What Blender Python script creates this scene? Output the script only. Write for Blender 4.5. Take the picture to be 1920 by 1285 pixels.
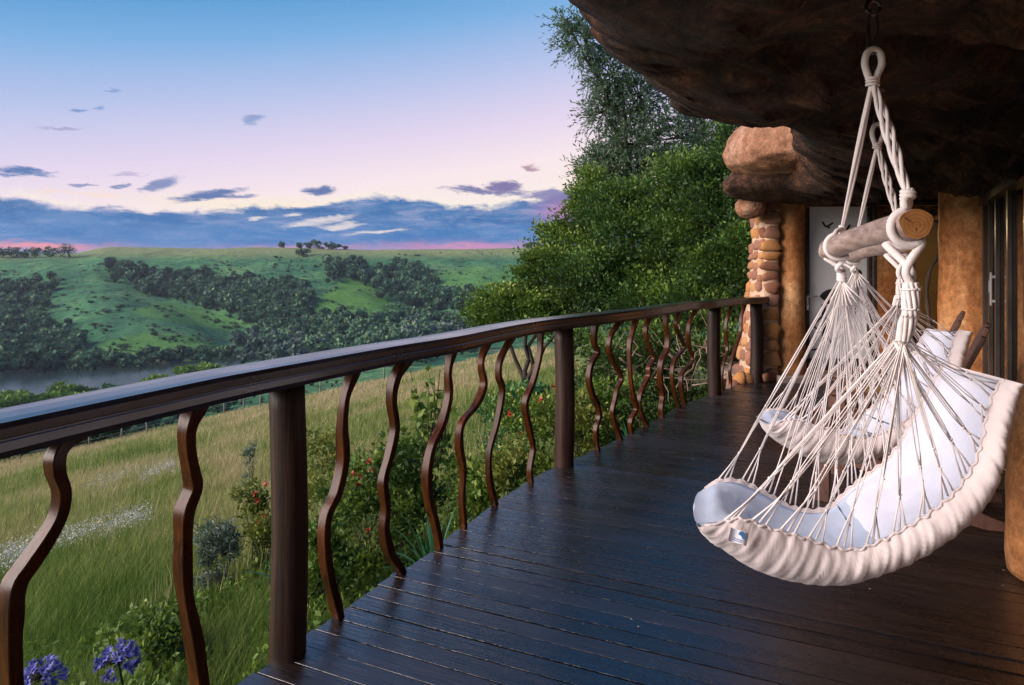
import bpy, math, random
import numpy as np

random.seed(7)
R = np.random.default_rng(11)
PI = math.pi
scn = bpy.context.scene
for o in list(bpy.data.objects):
    bpy.data.objects.remove(o, do_unlink=True)
C = scn.collection

# ------------------------------------------------------------------ camera
EYE = 1.40          # eye height above the deck, metres
FPX = 1200.0        # focal length in photograph pixels (1920 wide)
HOR = 508.0         # eye level in the photograph
cam_d = bpy.data.cameras.new('camera')
cam_d.sensor_width = 36.0
cam_d.lens = 36.0 * FPX / 1920.0
cam_d.shift_y = (HOR - 642.5) / 1920.0
cam_d.clip_start = 0.05
cam_d.clip_end = 20000
cam = bpy.data.objects.new('camera', cam_d)
C.objects.link(cam)
cam.location = (0, 0, EYE)
cam.rotation_euler = (PI / 2, 0, 0)
scn.camera = cam

scn.view_settings.view_transform = 'Standard'
scn.view_settings.look = 'None'
scn.view_settings.gamma = 1.0
scn.view_settings.exposure = 2.25
EXPO = 2 ** 2.25
scn.cycles.use_denoising = True
scn.cycles.denoising_prefilter = 'NONE'     # keeps the blades, leaves and grain crisp

# ------------------------------------------------------------------ helpers for nodes
def lin(r, g, b):
    f = lambda c: ((c / 255 + 0.055) / 1.055) ** 2.4 if c / 255 > 0.04045 else c / 255 / 12.92
    return (f(r), f(g), f(b), 1.0)

class NT:
    def __init__(s, tree):
        s.t = tree
        s.n = tree.nodes
        s.l = tree.links
    def new(s, kind, **kw):
        n = s.n.new(kind)
        for k, v in kw.items():
            setattr(n, k, v)
        return n
    def put(s, sock, v):
        if isinstance(v, bpy.types.NodeSocket):
            s.l.new(v, sock)
        elif v is not None:
            if hasattr(sock.default_value, '__len__') and not hasattr(v, '__len__'):
                v = (v,) * len(sock.default_value)
            sock.default_value = v
    def m(s, op, a, b=None, c=None, clamp=False):
        n = s.new('ShaderNodeMath', operation=op, use_clamp=clamp)
        s.put(n.inputs[0], a)
        s.put(n.inputs[1], b)
        s.put(n.inputs[2], c)
        return n.outputs[0]
    def vm(s, op, a, b=None):
        n = s.new('ShaderNodeVectorMath', operation=op)
        s.put(n.inputs[0], a)
        s.put(n.inputs[1], b)
        return n.outputs[0]
    def mix(s, f, a, b, mode='MIX'):
        n = s.new('ShaderNodeMix', data_type='RGBA', blend_type=mode)
        s.put(n.inputs[0], f)
        s.put(n.inputs[6], a)
        s.put(n.inputs[7], b)
        return n.outputs[2]
    def ramp(s, f, stops, interp='LINEAR'):
        n = s.new('ShaderNodeValToRGB')
        cr = n.color_ramp
        cr.interpolation = interp
        while len(cr.elements) < len(stops):
            cr.elements.new(0.5)
        for e, (p, c) in zip(cr.elements, stops):
            e.position = p
            e.color = c if len(c) == 4 else (*c, 1)
        s.put(n.inputs[0], f)
        return n.outputs[0]
    def noise(s, vec, scale, detail=4, rough=0.55, dist=0.0):
        n = s.new('ShaderNodeTexNoise')
        s.put(n.inputs['Vector'], vec)
        n.inputs['Scale'].default_value = scale
        n.inputs['Detail'].default_value = detail
        n.inputs['Roughness'].default_value = rough
        n.inputs['Distortion'].default_value = dist
        return n.outputs[0]
    def smooth(s, x, lo, hi):
        n = s.new('ShaderNodeMapRange', interpolation_type='SMOOTHSTEP')
        s.put(n.inputs[0], x)
        n.inputs[1].default_value = lo
        n.inputs[2].default_value = hi
        return n.outputs[0]
    def comb(s, x, y, z):
        n = s.new('ShaderNodeCombineXYZ')
        s.put(n.inputs[0], x)
        s.put(n.inputs[1], y)
        s.put(n.inputs[2], z)
        return n.outputs[0]

# ------------------------------------------------------------------ sky (world)
world = bpy.data.worlds.new('World')
scn.world = world
world.use_nodes = True
wt = NT(world.node_tree)
wt.n.clear()
SUN_AZ, SUN_EL = math.radians(-107), math.radians(23)   # azimuth from +Y towards +X

def az_el(px, py):
    a = math.atan((px - 960) / FPX)
    return a, math.atan((HOR - py) * math.cos(a) / FPX)

def build_sky():
    g = wt.new('ShaderNodeTexCoord').outputs['Generated']
    sep = wt.new('ShaderNodeSeparateXYZ')
    wt.put(sep.inputs[0], g)
    x, y, z = sep.outputs
    u = wt.m('ARCTAN2', x, y)
    v = wt.m('ARCSINE', z)
    # clear-sky colour runs from the warm sunset side to deep blue overhead and opposite
    away = wt.m('ABSOLUTE', wt.m('SUBTRACT', u, 0.13))
    e = wt.m('ADD', wt.m('MAXIMUM', v, 0.0), wt.m('MULTIPLY', away, 0.15))
    en = wt.m('DIVIDE', e, 1.0)
    d = math.radians
    stops = [(0.0, lin(255, 176, 150)), (d(4), lin(255, 232, 214)), (d(7), lin(255, 242, 232)),
             (d(10.5), lin(252, 234, 238)), (d(14), lin(230, 216, 240)), (d(18.5), lin(186, 198, 236)),
             (d(23), lin(128, 178, 228)), (d(27.5), lin(74, 150, 208)), (d(38), lin(52, 124, 194)), (d(57), lin(46, 106, 178))]
    sky = wt.ramp(en, stops)
    sky0 = sky
    vec = wt.comb(wt.m('MULTIPLY', u, 7.0), wt.m('MULTIPLY', v, 30.0), 0.0)
    n1 = wt.noise(vec, 1.0, 6, 0.62, 0.3)
    vec2 = wt.comb(wt.m('MULTIPLY', u, 26.0), wt.m('MULTIPLY', v, 85.0), 3.7)
    n2 = wt.noise(vec2, 1.0, 5, 0.6, 0.5)
    vec3 = wt.comb(wt.m('MULTIPLY', u, 9.0), wt.m('MULTIPLY', v, 60.0), 9.1)
    n3 = wt.noise(vec3, 1.0, 5, 0.6, 0.4)
    n7 = wt.noise(wt.comb(wt.m('MULTIPLY', u, 60.0), wt.m('MULTIPLY', v, 210.0), 6.6), 1.0, 4, 0.65, 0.6)
    # wobbling coordinates so that no cloud has a clean outline
    uu = wt.m('ADD', u, wt.m('MULTIPLY', wt.m('SUBTRACT', n2, 0.5), 0.05))
    vv = wt.m('ADD', v, wt.m('MULTIPLY', wt.m('SUBTRACT', n2, 0.5), 0.022))

    def blob(px, py, rx, ry, rot=0.0, soft=0.6):
        a, el = az_el(px, py)
        k = math.cos(a) ** 2 / FPX
        du = wt.m('SUBTRACT', uu, a)
        dv = wt.m('SUBTRACT', vv, el)
        c, s = math.cos(rot), math.sin(rot)
        p = wt.m('MULTIPLY_ADD', du, c / (rx * k), wt.m('MULTIPLY', dv, -s / (rx * k)))
        q = wt.m('MULTIPLY_ADD', dv, c / (ry * k * 1.15), wt.m('MULTIPLY', du, s / (ry * k * 1.15)))
        r2 = wt.m('MULTIPLY_ADD', p, p, wt.m('MULTIPLY', q, q))
        r2 = wt.m('ADD', r2, wt.m('MULTIPLY_ADD', wt.m('SUBTRACT', n3, 0.5), 2.2, wt.m('MULTIPLY', wt.m('SUBTRACT', n7, 0.5), 2.0)))
        n = wt.new('ShaderNodeMapRange', interpolation_type='SMOOTHSTEP')
        wt.put(n.inputs[0], r2)
        n.inputs[1].default_value = 1.0 + soft * 0.7
        n.inputs[2].default_value = 1.0 - soft
        return n.outputs[0]

    def glow(px, py, rx, ry):
        a, el = az_el(px, py)
        k = math.cos(a) ** 2 / FPX
        p = wt.m('MULTIPLY', wt.m('SUBTRACT', uu, a), 1 / (rx * k))
        q = wt.m('MULTIPLY', wt.m('SUBTRACT', vv, el), 1 / (ry * k))
        r2 = wt.m('MULTIPLY_ADD', p, p, wt.m('MULTIPLY', q, q))
        return wt.m('EXPONENT', wt.m('MULTIPLY', r2, -1.0))

    # the bank: its upper edge follows the photograph, and goes on round the horizon
    edge = [(-420, 372), (0, 366), (60, 372), (110, 384), (180, 384), (260, 393), (340, 392), (420, 391), (480, 388), (540, 385), (600, 384),
            (650, 374), (690, 364), (740, 368), (800, 373), (860, 379), (900, 384), (950, 380), (1010, 372), (1060, 362),
            (1110, 358), (1300, 368), (1700, 360)]
    cur = wt.new('ShaderNodeFloatCurve')
    cm = cur.mapping.curves[0]
    U0, U1, VS = -0.9, 0.6, 0.2
    pts = [((az_el(a, b)[0] - U0) / (U1 - U0), az_el(a, b)[1] / VS) for a, b in edge]
    cm.points[0].location = (0.0, pts[0][1])
    cm.points[1].location = (1.0, pts[-1][1])
    for p in pts:
        cm.points.new(*p)
    cur.mapping.update()
    wt.put(cur.inputs[1], wt.m('DIVIDE', wt.m('SUBTRACT', u, U0), U1 - U0, clamp=True))
    top = wt.m('MULTIPLY', cur.outputs[0], VS)
    n4 = wt.noise(wt.comb(wt.m('MULTIPLY', u, 20.0), wt.m('MULTIPLY', v, 34.0), 1.3), 1.0, 6, 0.65, 0.6)
    wob = wt.m('MULTIPLY', wt.m('SUBTRACT', n4, 0.52), 0.034)
    depth = wt.m('SUBTRACT', wt.m('ADD', top, wob), v)
    bank = wt.smooth(wt.m('ADD', depth, wt.m('MULTIPLY', wt.m('SUBTRACT', n2, 0.5), 0.016)), -0.002, 0.0085)
    holes = None
    for h in [(600, 415, 62, 6, -0.16), (640, 424, 40, 6, -0.12), (484, 408, 18, 3.0, -0.1), (548, 404, 16, 3, -0.1), (700, 436, 60, 3, -0.10)]:
        b = blob(*h, 1.1)
        holes = b if holes is None else wt.m('MAXIMUM', holes, b)
    bank = wt.m('MULTIPLY', bank, wt.m('SUBTRACT', 1.0, wt.m('MULTIPLY', holes, 0.75)))
    # bank colour: slate-blue below, paler lavender where thin
    cb = wt.ramp(n3, [(0.28, lin(56, 112, 172)), (0.46, lin(76, 126, 182)), (0.6, lin(112, 142, 188)), (0.78, lin(160, 164, 200))])
    n5 = wt.noise(wt.comb(wt.m('MULTIPLY', u, 24.0), wt.m('MULTIPLY', v, 110.0), 5.5), 1.0, 5, 0.6, 0.5)
    cb = wt.mix(wt.smooth(n5, 0.48, 0.72), cb, lin(146, 160, 200))
    cb = wt.mix(wt.m('MULTIPLY', wt.smooth(n1, 0.55, 0.40), 0.7), cb, lin(48, 100, 162))
    cb = wt.mix(wt.m('MULTIPLY', wt.smooth(n7, 0.5, 0.8), 0.35), cb, lin(168, 172, 206))
    low = wt.m('SUBTRACT', 1.0, wt.smooth(v, 0.045, 0.095))
    cb = wt.mix(wt.m('MULTIPLY', low, 0.5), cb, lin(64, 134, 202))
    # cream rims where the low sun catches the upper edge
    rim = wt.m('MULTIPLY', wt.smooth(depth, -0.012, 0.0), wt.m('SUBTRACT', 1.0, wt.smooth(depth, 0.0, 0.004)))
    rim = wt.m('MULTIPLY', rim, wt.smooth(n1, 0.42, 0.62))
    sky = wt.mix(wt.m('MULTIPLY', rim, 0.7), sky, lin(255, 243, 226))
    sky = wt.mix(wt.m('MULTIPLY', glow(480, 384, 230, 16), 0.65), sky, lin(255, 240, 212))
    col = wt.mix(bank, sky, cb)
    # cloudlets that float clear of the bank
    for bl, tint, k in [((50, 323, 66, 8, -0.03), (74, 118, 176), .95), ((395, 364, 72, 8, -0.20), (82, 116, 172), .95), ((308, 343, 36, 10, -0.35), (104, 128, 182), .85),
                        ((445, 368, 36, 3.5, -0.05), (104, 122, 178), .8), ((600, 358, 28, 8, -0.05), (84, 112, 168), .95), ((900, 358, 66, 6, 0.05), (112, 116, 168), .95),
                        ((950, 351, 34, 9, 0.1), (122, 112, 164), .95), ((972, 361, 16, 5, 0), (110, 112, 168), .8), ((992, 316, 20, 5, 0), (176, 140, 160), .9),
                        ((1050, 368, 80, 10, 0.03), (116, 122, 176), .9), ((470, 222, 20, 6, -0.3), (138, 158, 204), .85), ((468, 232, 13, 6, -0.1), (140, 166, 206), .7),
                        ((140, 209, 20, 3, -0.15), (108, 142, 196), .8), ((118, 241, 46, 3.5, -0.12), (164, 162, 200), .75), ((212, 170, 15, 2.5, 0), (108, 146, 200), .7),
                        ((186, 204, 8, 3, 0), (112, 146, 200), .6), ((160, 346, 28, 3, -0.05), (110, 128, 182), .75), ((225, 350, 12, 3, 0), (98, 124, 180), .8),
                        ((240, 330, 30, 3, 0), (170, 164, 200), .6), ((150, 364, 90, 3, 0), (255, 226, 208), .6)]:
        col = wt.mix(wt.m('MULTIPLY', blob(*bl, 0.9), k), col, lin(*tint))
    # afterglow low on the horizon and round the hidden sun
    for bl, tint, k in [((80, 462, 130, 9), (250, 150, 158), .95), ((880, 463, 170, 8), (226, 146, 186), .8), ((560, 467, 150, 6), (236, 160, 186), .6),
                        ((1064, 396, 50, 20), (222, 140, 190), .7), ((1165, 335, 60, 28), (255, 176, 70), .95)]:
        col = wt.mix(wt.m('MULTIPLY', glow(*bl), k), col, lin(*tint))
    # below the horizon
    col = wt.mix(wt.smooth(v, -0.02, 0.01), lin(70, 95, 90), col)
    def background(c):
        bg = wt.new('ShaderNodeBackground')
        wt.put(bg.inputs[0], c)
        bg.inputs[1].default_value = 1.0 / EXPO
        return bg.outputs[0]
    # away from the sunset the bank simply goes on round the horizon
    n6 = wt.noise(wt.comb(wt.m('MULTIPLY', u, 9.0), wt.m('MULTIPLY', v, 30.0), 2.0), 1.0, 3, 0.6)
    rest = wt.mix(wt.smooth(wt.m('SUBTRACT', wt.m('MULTIPLY_ADD', n6, 0.05, 0.08), v), -0.002, 0.006), sky0, wt.ramp(n6, [(0.3, lin(48, 112, 178)), (0.7, lin(92, 136, 190))]))
    rest = wt.mix(wt.smooth(v, -0.02, 0.01), lin(70, 95, 90), rest)
    inside = wt.m('MULTIPLY', wt.m('LESS_THAN', v, 0.30), wt.m('LESS_THAN', wt.m('ABSOLUTE', wt.m('ADD', u, 0.35)), 0.90))
    mx = wt.new('ShaderNodeMixShader')
    wt.put(mx.inputs[0], inside)
    wt.l.new(background(rest), mx.inputs[1])
    wt.l.new(background(col), mx.inputs[2])
    out = wt.new('ShaderNodeOutputWorld')
    wt.l.new(mx.outputs[0], out.inputs[0])
build_sky()

# ------------------------------------------------------------------ sun: soft light of the bright western sky over the open side
sd = bpy.data.lights.new('sun', 'SUN')
sd.energy = 1.5
sd.angle = math.radians(50)
sd.color = (1.0, 0.84, 0.76)
sun = bpy.data.objects.new('sun', sd)
C.objects.link(sun)
from mathutils import Vector
sdir = Vector((math.sin(SUN_AZ) * math.cos(SUN_EL), math.cos(SUN_AZ) * math.cos(SUN_EL), math.sin(SUN_EL)))
sun.rotation_euler = sdir.to_track_quat('Z', 'Y').to_euler()
sun.location = sdir * 50

# ------------------------------------------------------------------ mesh helpers
def W(px, py, Y):
    """the point that the photograph shows at (px, py) if it stands Y metres in front of the camera"""
    return np.array([(px - 960) / FPX * Y, Y, EYE - (py - HOR) / FPX * Y])

WORLD = {}
def _link(o, parent, origin):
    C.objects.link(o)
    o_w = np.array(origin, float)
    if parent is not None:
        o.parent = parent
        o.location = o_w - WORLD[parent.name]
    else:
        o.location = o_w
    WORLD[o.name] = o_w
    return o

def mk(name, V, F, mat, parent=None, origin=None, smooth=True, tint=None, vtint=None):
    V = np.asarray(V, np.float64).reshape(-1, 3)
    if origin is None:
        origin = WORLD[parent.name] if parent is not None else np.array([*((V.min(0) + V.max(0)) / 2)[:2], V[:, 2].min()])
    me = bpy.data.meshes.new(name)
    L = V - np.asarray(origin)
    if isinstance(F, np.ndarray):
        nf, k = F.shape
        me.vertices.add(len(V))
        me.vertices.foreach_set('co', L.astype(np.float32).ravel())
        me.loops.add(nf * k)
        me.loops.foreach_set('vertex_index', F.astype(np.int32).ravel())
        me.polygons.add(nf)
        me.polygons.foreach_set('loop_start', np.arange(0, nf * k, k, dtype=np.int32))
        me.update(calc_edges=True)
    else:
        me.from_pydata([tuple(p) for p in L], [], [tuple(int(i) for i in f) for f in F])
    if smooth:
        me.polygons.foreach_set('use_smooth', np.ones(len(me.polygons), bool))
    if tint is not None:
        a = me.attributes.new('tint', 'FLOAT', 'FACE')
        a.data.foreach_set('value', np.asarray(tint, np.float32))
    if vtint is not None:
        for k_, arr in vtint.items():
            a = me.attributes.new(k_, 'FLOAT', 'POINT')
            a.data.foreach_set('value', np.asarray(arr, np.float32))
    me.update()
    if mat is not None:
        for m_ in (mat if isinstance(mat, (list, tuple)) else [mat]):
            me.materials.append(m_)
    return _link(bpy.data.objects.new(name, me), parent, origin)

def share(name, src, parent, loc, rot=(0, 0, 0), scale=(1, 1, 1)):
    """another object on the mesh of src"""
    o = bpy.data.objects.new(name, src.data)
    _link(o, parent, loc)
    o.rotation_euler = rot
    o.scale = scale
    return o

def tag(o, label=None, cat=None, group=None, kind=None):
    for k, v in (('label', label), ('category', cat), ('group', group), ('kind', kind)):
        if v:
            o[k] = v
    return o

def empty(name, loc, label=None, cat=None, group=None, kind=None):
    o = bpy.data.objects.new(name, None)
    o.empty_display_size = 0.1
    _link(o, None, loc)
    return tag(o, label, cat, group, kind)

class MB:
    """collects shapes of ONE part"""
    def __init__(s):
        s.V, s.F, s.n = [], [], 0
    def add(s, V, F):
        V = np.asarray(V, float)
        s.V.append(V)
        s.F += [tuple(i + s.n for i in f) for f in F]
        s.n += len(V)
        return s
    def build(s, name, mat, parent=None, **k):
        return mk(name, np.vstack(s.V), s.F, mat, parent, **k)

def unit(v):
    v = np.asarray(v, float)
    return v / max(np.linalg.norm(v), 1e-9)

def frames(P, up=None):
    P = np.asarray(P, float)
    T = np.gradient(P, axis=0)
    T /= np.maximum(np.linalg.norm(T, axis=1), 1e-9)[:, None]
    a = np.array([0, 0, 1.0]) if up is None else np.asarray(up, float)
    if abs(T[0] @ a) > 0.95:
        a = np.array([1.0, 0.1, 0])
    N = []
    n = a - T[0] * (a @ T[0])
    for t in T:
        n = n - t * (n @ t)
        n = unit(n)
        N.append(n)
    N = np.array(N)
    return T, N, np.cross(T, N)

def tube(P, r, k=8, caps=True, squash=1.0, up=None):
    P = np.asarray(P, float)
    n = len(P)
    r = np.full(n, r) if np.isscalar(r) else np.asarray(r, float)
    T, N, B = frames(P, up)
    a = np.linspace(0, 2 * PI, k, endpoint=False)
    V = (P[:, None] + r[:, None, None] * (np.cos(a)[None, :, None] * N[:, None] + squash * np.sin(a)[None, :, None] * B[:, None])).reshape(-1, 3)
    F = []
    for i in range(n - 1):
        for j in range(k):
            F.append((i * k + j, i * k + (j + 1) % k, (i + 1) * k + (j + 1) % k, (i + 1) * k + j))
    if caps:
        F.append(tuple(range(k))[::-1])
        F.append(tuple((n - 1) * k + j for j in range(k)))
    return V, F

def sweep(P, sec, up=(0, 0, 1), scales=None):
    """closed section sec [(side, up)] along P; side = T x up"""
    P = np.asarray(P, float)
    n, k = len(P), len(sec)
    T = np.gradient(P, axis=0)
    T /= np.linalg.norm(T, axis=1)[:, None]
    upv = np.asarray(up, float)
    S = np.cross(T, upv)
    S /= np.maximum(np.linalg.norm(S, axis=1), 1e-9)[:, None]
    U = np.cross(S, T)
    sec = np.asarray(sec, float)
    sc = np.ones(n) if scales is None else np.asarray(scales)
    V = (P[:, None] + sc[:, None, None] * (sec[None, :, 0, None] * S[:, None] + sec[None, :, 1, None] * U[:, None])).reshape(-1, 3)
    F = []
    for i in range(n - 1):
        for j in range(k):
            F.append((i * k + j, (i + 1) * k + j, (i + 1) * k + (j + 1) % k, i * k + (j + 1) % k))
    F.append(tuple(range(k)))
    F.append(tuple((n - 1) * k + j for j in range(k))[::-1])
    return V, F

def sharp(V, n, k, caps=True):
    """turn a swept n x k grid into strips with hard edges across and smooth shading along"""
    G_ = np.asarray(V).reshape(n, k, 3)
    out, F, b0 = [], [], 0
    for j in range(k):
        st = np.stack([G_[:, j], G_[:, (j + 1) % k]], 1).reshape(-1, 3)
        out.append(st)
        F += [(b0 + 2 * i, b0 + 2 * i + 2, b0 + 2 * i + 3, b0 + 2 * i + 1) for i in range(n - 1)]
        b0 += 2 * n
    if caps:
        for i, rev in ((0, 1), (n - 1, -1)):
            out.append(G_[i])
            F.append(tuple(range(b0, b0 + k))[::rev])
            b0 += k
    return np.vstack(out), F

def box(c, h, ax=None, bev=0.0):
    """box with centre c, half sizes h, axes ax (rows), chamfered by bev"""
    ax = np.eye(3) if ax is None else np.asarray(ax, float)
    h = np.asarray(h, float)
    c = np.asarray(c, float)
    if bev <= 0:
        s = np.array([[x, y, z] for x in (-1, 1) for y in (-1, 1) for z in (-1, 1)], float) * h
        F = [(0, 1, 3, 2), (4, 6, 7, 5), (0, 4, 5, 1), (2, 3, 7, 6), (0, 2, 6, 4), (1, 5, 7, 3)]
        return c + s @ ax, F
    V, idx = [], {}
    for x in (-1, 1):
        for y in (-1, 1):
            for z in (-1, 1):
                for a in range(3):
                    p = np.array([x, y, z], float) * (h - bev)
                    p[a] = (x, y, z)[a] * h[a]
                    idx[(x, y, z, a)] = len(V)
                    V.append(p)
    F = []
    for a in range(3):
        b, d = (a + 1) % 3, (a + 2) % 3
        for s in (-1, 1):
            q = []
            for sb, sd in ((-1, -1), (1, -1), (1, 1), (-1, 1)):
                k = [0, 0, 0]
                k[a], k[b], k[d] = s, sb, sd
                q.append(idx[(*k, a)])
            F.append(tuple(q if s > 0 else q[::-1]))
        for sb in (-1, 1):
            for sd in (-1, 1):
                k0, k1 = [0, 0, 0], [0, 0, 0]
                k0[a], k0[b], k0[d] = -1, sb, sd
                k1[a], k1[b], k1[d] = 1, sb, sd
                q = [idx[(*k0, b)], idx[(*k1, b)], idx[(*k1, d)], idx[(*k0, d)]]
                F.append(tuple(q if sb * sd < 0 else q[::-1]))
    for x in (-1, 1):
        for y in (-1, 1):
            for z in (-1, 1):
                q = [idx[(x, y, z, 0)], idx[(x, y, z, 1)], idx[(x, y, z, 2)]]
                F.append(tuple(q if x * y * z > 0 else q[::-1]))
    return c + np.array(V) @ ax, F

def grid_faces(n, m, close_u=False, close_v=False):
    F = []
    for i in range(n if close_u else n - 1):
        for j in range(m if close_v else m - 1):
            a, b = i * m + j, i * m + (j + 1) % m
            c, d = ((i + 1) % n) * m + (j + 1) % m, ((i + 1) % n) * m + j
            F.append((a, d, c, b))
    return F

def spline(P, n):
    """Catmull-Rom through P, n samples, even in arc length"""
    P = np.asarray(P, float)
    Q = np.vstack([2 * P[0] - P[1], P, 2 * P[-1] - P[-2]])
    out = []
    for i in range(1, len(Q) - 2):
        t = np.linspace(0, 1, 24, endpoint=False)[:, None]
        p0, p1, p2, p3 = Q[i - 1], Q[i], Q[i + 1], Q[i + 2]
        out.append(0.5 * (2 * p1 + (p2 - p0) * t + (2 * p0 - 5 * p1 + 4 * p2 - p3) * t ** 2 + (3 * p1 - p0 - 3 * p2 + p3) * t ** 3))
    out.append(P[-1:])
    out = np.vstack(out)
    s = np.r_[0, np.cumsum(np.linalg.norm(np.diff(out, axis=0), axis=1))]
    q = np.linspace(0, s[-1], n)
    return np.stack([np.interp(q, s, out[:, k]) for k in range(out.shape[1])], 1)

_perm = R.random((256, 256))
def vnoise(x, y):
    x, y = np.asarray(x, float), np.asarray(y, float)
    xi, yi = np.floor(x).astype(int), np.floor(y).astype(int)
    fx, fy = x - xi, y - yi
    fx, fy = fx * fx * (3 - 2 * fx), fy * fy * (3 - 2 * fy)
    g = lambda i, j: _perm[i & 255, j & 255]
    return (g(xi, yi) * (1 - fx) + g(xi + 1, yi) * fx) * (1 - fy) + (g(xi, yi + 1) * (1 - fx) + g(xi + 1, yi + 1) * fx) * fy
def fbm(x, y, o=4):
    s, a, t = 0, 0.5, 0
    for i in range(o):
        s = s + a * vnoise(x * 2 ** i + 17.3 * i, y * 2 ** i + 5.1 * i)
        t += a
        a *= 0.5
    return s / t
def fbm3(p, f, o=3):
    p = np.asarray(p) * f
    return (fbm(p[:, 0], p[:, 1] + 31.7, o) + fbm(p[:, 1] + 7.7, p[:, 2], o) + fbm(p[:, 2] + 3.3, p[:, 0] + 9.1, o)) / 3

def in_poly(px, py, poly):
    poly = np.asarray(poly, float)
    ins = np.zeros(np.shape(px), bool)
    j = len(poly) - 1
    for i in range(len(poly)):
        xi, yi = poly[i]
        xj, yj = poly[j]
        c = ((yi > py) != (yj > py)) & (px < (xj - xi) * (py - yi) / (yj - yi + 1e-12) + xi)
        ins ^= c
        j = i
    return ins

# ------------------------------------------------------------------ materials
def principled(name, rough=0.6, spec=0.5):
    m_ = bpy.data.materials.new(name)
    m_.use_nodes = True
    t = NT(m_.node_tree)
    b = t.n['Principled BSDF']
    b.inputs['Roughness'].default_value = rough
    b.inputs['Specular IOR Level'].default_value = spec
    return m_, t, b

def obj_coord(t, scale=(1, 1, 1), rnd=True, src='Object'):
    v = t.new('ShaderNodeTexCoord').outputs[src]
    v = t.vm('MULTIPLY', v, scale)
    if rnd:
        r = t.m('MULTIPLY', t.new('ShaderNodeObjectInfo').outputs['Random'], 37.0)
        v = t.vm('ADD', v, t.comb(r, r, r))
    return v

def bump(t, b, h, strength=0.3, dist=0.01):
    n = t.new('ShaderNodeBump')
    n.inputs['Strength'].default_value = strength
    n.inputs['Distance'].default_value = dist
    t.put(n.inputs['Height'], h)
    t.l.new(n.outputs[0], b.inputs['Normal'])

def noisy(name, cols, scale=5, rough=0.7, detail=6, bmp=0.3, bdist=0.01, spec=0.4, stretch=(1, 1, 1), fine=None, rnd=True, rough2=None, bscale=None, vary=0.0):
    """colour ramp over noise, plus relief"""
    m_, t, b = principled(name, rough, spec)
    v = obj_coord(t, stretch, rnd)
    n = t.noise(v, scale, detail, 0.6, 0.2)
    k = len(cols)
    c = t.ramp(n, [(0.3 + 0.4 * i / max(k - 1, 1), cc) for i, cc in enumerate(cols)])
    if fine:
        f = t.noise(v, scale * fine, 4, 0.7)
        c = t.mix(0.6, c, t.ramp(f, [(0.35, (0.55, 0.55, 0.55)), (0.65, (1.25, 1.25, 1.25))]), 'MULTIPLY')
    if vary:
        r = t.new('ShaderNodeObjectInfo').outputs['Random']
        lo, hi = 1 - vary, 1 + vary
        c = t.mix(1.0, c, t.ramp(r, [(0, (lo, lo, lo)), (1, (hi, hi, hi))]), 'MULTIPLY')
    t.put(b.inputs['Base Color'], c)
    if rough2 is not None:
        rr = t.noise(v, scale * 2.3, 4, 0.6)
        mr = t.new('ShaderNodeMapRange')
        t.put(mr.inputs[0], rr)
        mr.inputs[1].default_value, mr.inputs[2].default_value = 0.35, 0.65
        mr.inputs[3].default_value, mr.inputs[4].default_value = rough, rough2
        t.put(b.inputs['Roughness'], mr.outputs[0])
    if bmp:
        bump(t, b, t.noise(v, bscale or scale * 4, 6, 0.65), bmp, bdist)
    return m_

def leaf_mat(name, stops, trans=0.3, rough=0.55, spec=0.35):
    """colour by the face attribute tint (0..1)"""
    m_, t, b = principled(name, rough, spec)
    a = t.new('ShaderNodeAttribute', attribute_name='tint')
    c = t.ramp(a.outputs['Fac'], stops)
    t.put(b.inputs['Base Color'], c)
    tr = t.new('ShaderNodeBsdfTranslucent')
    t.put(tr.inputs[0], t.mix(0.5, c, (0.12, 0.16, 0.02, 1)))
    mx = t.new('ShaderNodeMixShader')
    mx.inputs[0].default_value = trans
    t.l.new(b.outputs[0], mx.inputs[1])
    t.l.new(tr.outputs[0], mx.inputs[2])
    t.l.new(mx.outputs[0], t.n['Material Output'].inputs[0])
    return m_

M = {}
def wood_mat(name, dark, light, rough=0.35, rough2=0.55, stretch=(1.2, 14, 14), spec=0.5, bmp=0.25, vary=0.25, knots=False):
    m_, t, b = principled(name, rough, spec)
    v = obj_coord(t, stretch)
    g = t.noise(v, 2.2, 7, 0.62, 0.8)
    f = t.noise(v, 9.0, 4, 0.7)
    c = t.ramp(g, [(0.28, dark), (0.72, light)])
    c = t.mix(0.7, c, t.ramp(f, [(0.3, (0.5, 0.5, 0.5)), (0.7, (1.3, 1.3, 1.3))]), 'MULTIPLY')
    r = t.new('ShaderNodeObjectInfo').outputs['Random']
    lo, hi = 1 - vary, 1 + vary
    c = t.mix(1.0, c, t.ramp(r, [(0, (lo, lo, lo)), (1, (hi, hi, hi))]), 'MULTIPLY')
    t.put(b.inputs['Base Color'], c)
    w = t.noise(obj_coord(t, (1, 1, 1)), 3.1, 5, 0.6)
    mr = t.new('ShaderNodeMapRange')
    t.put(mr.inputs[0], w)
    mr.inputs[1].default_value, mr.inputs[2].default_value = 0.3, 0.7
    mr.inputs[3].default_value, mr.inputs[4].default_value = rough, rough2
    t.put(b.inputs['Roughness'], mr.outputs[0])
    bump(t, b, t.m('ADD', g, t.m('MULTIPLY', f, 0.5)), bmp, 0.004)
    return m_

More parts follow.
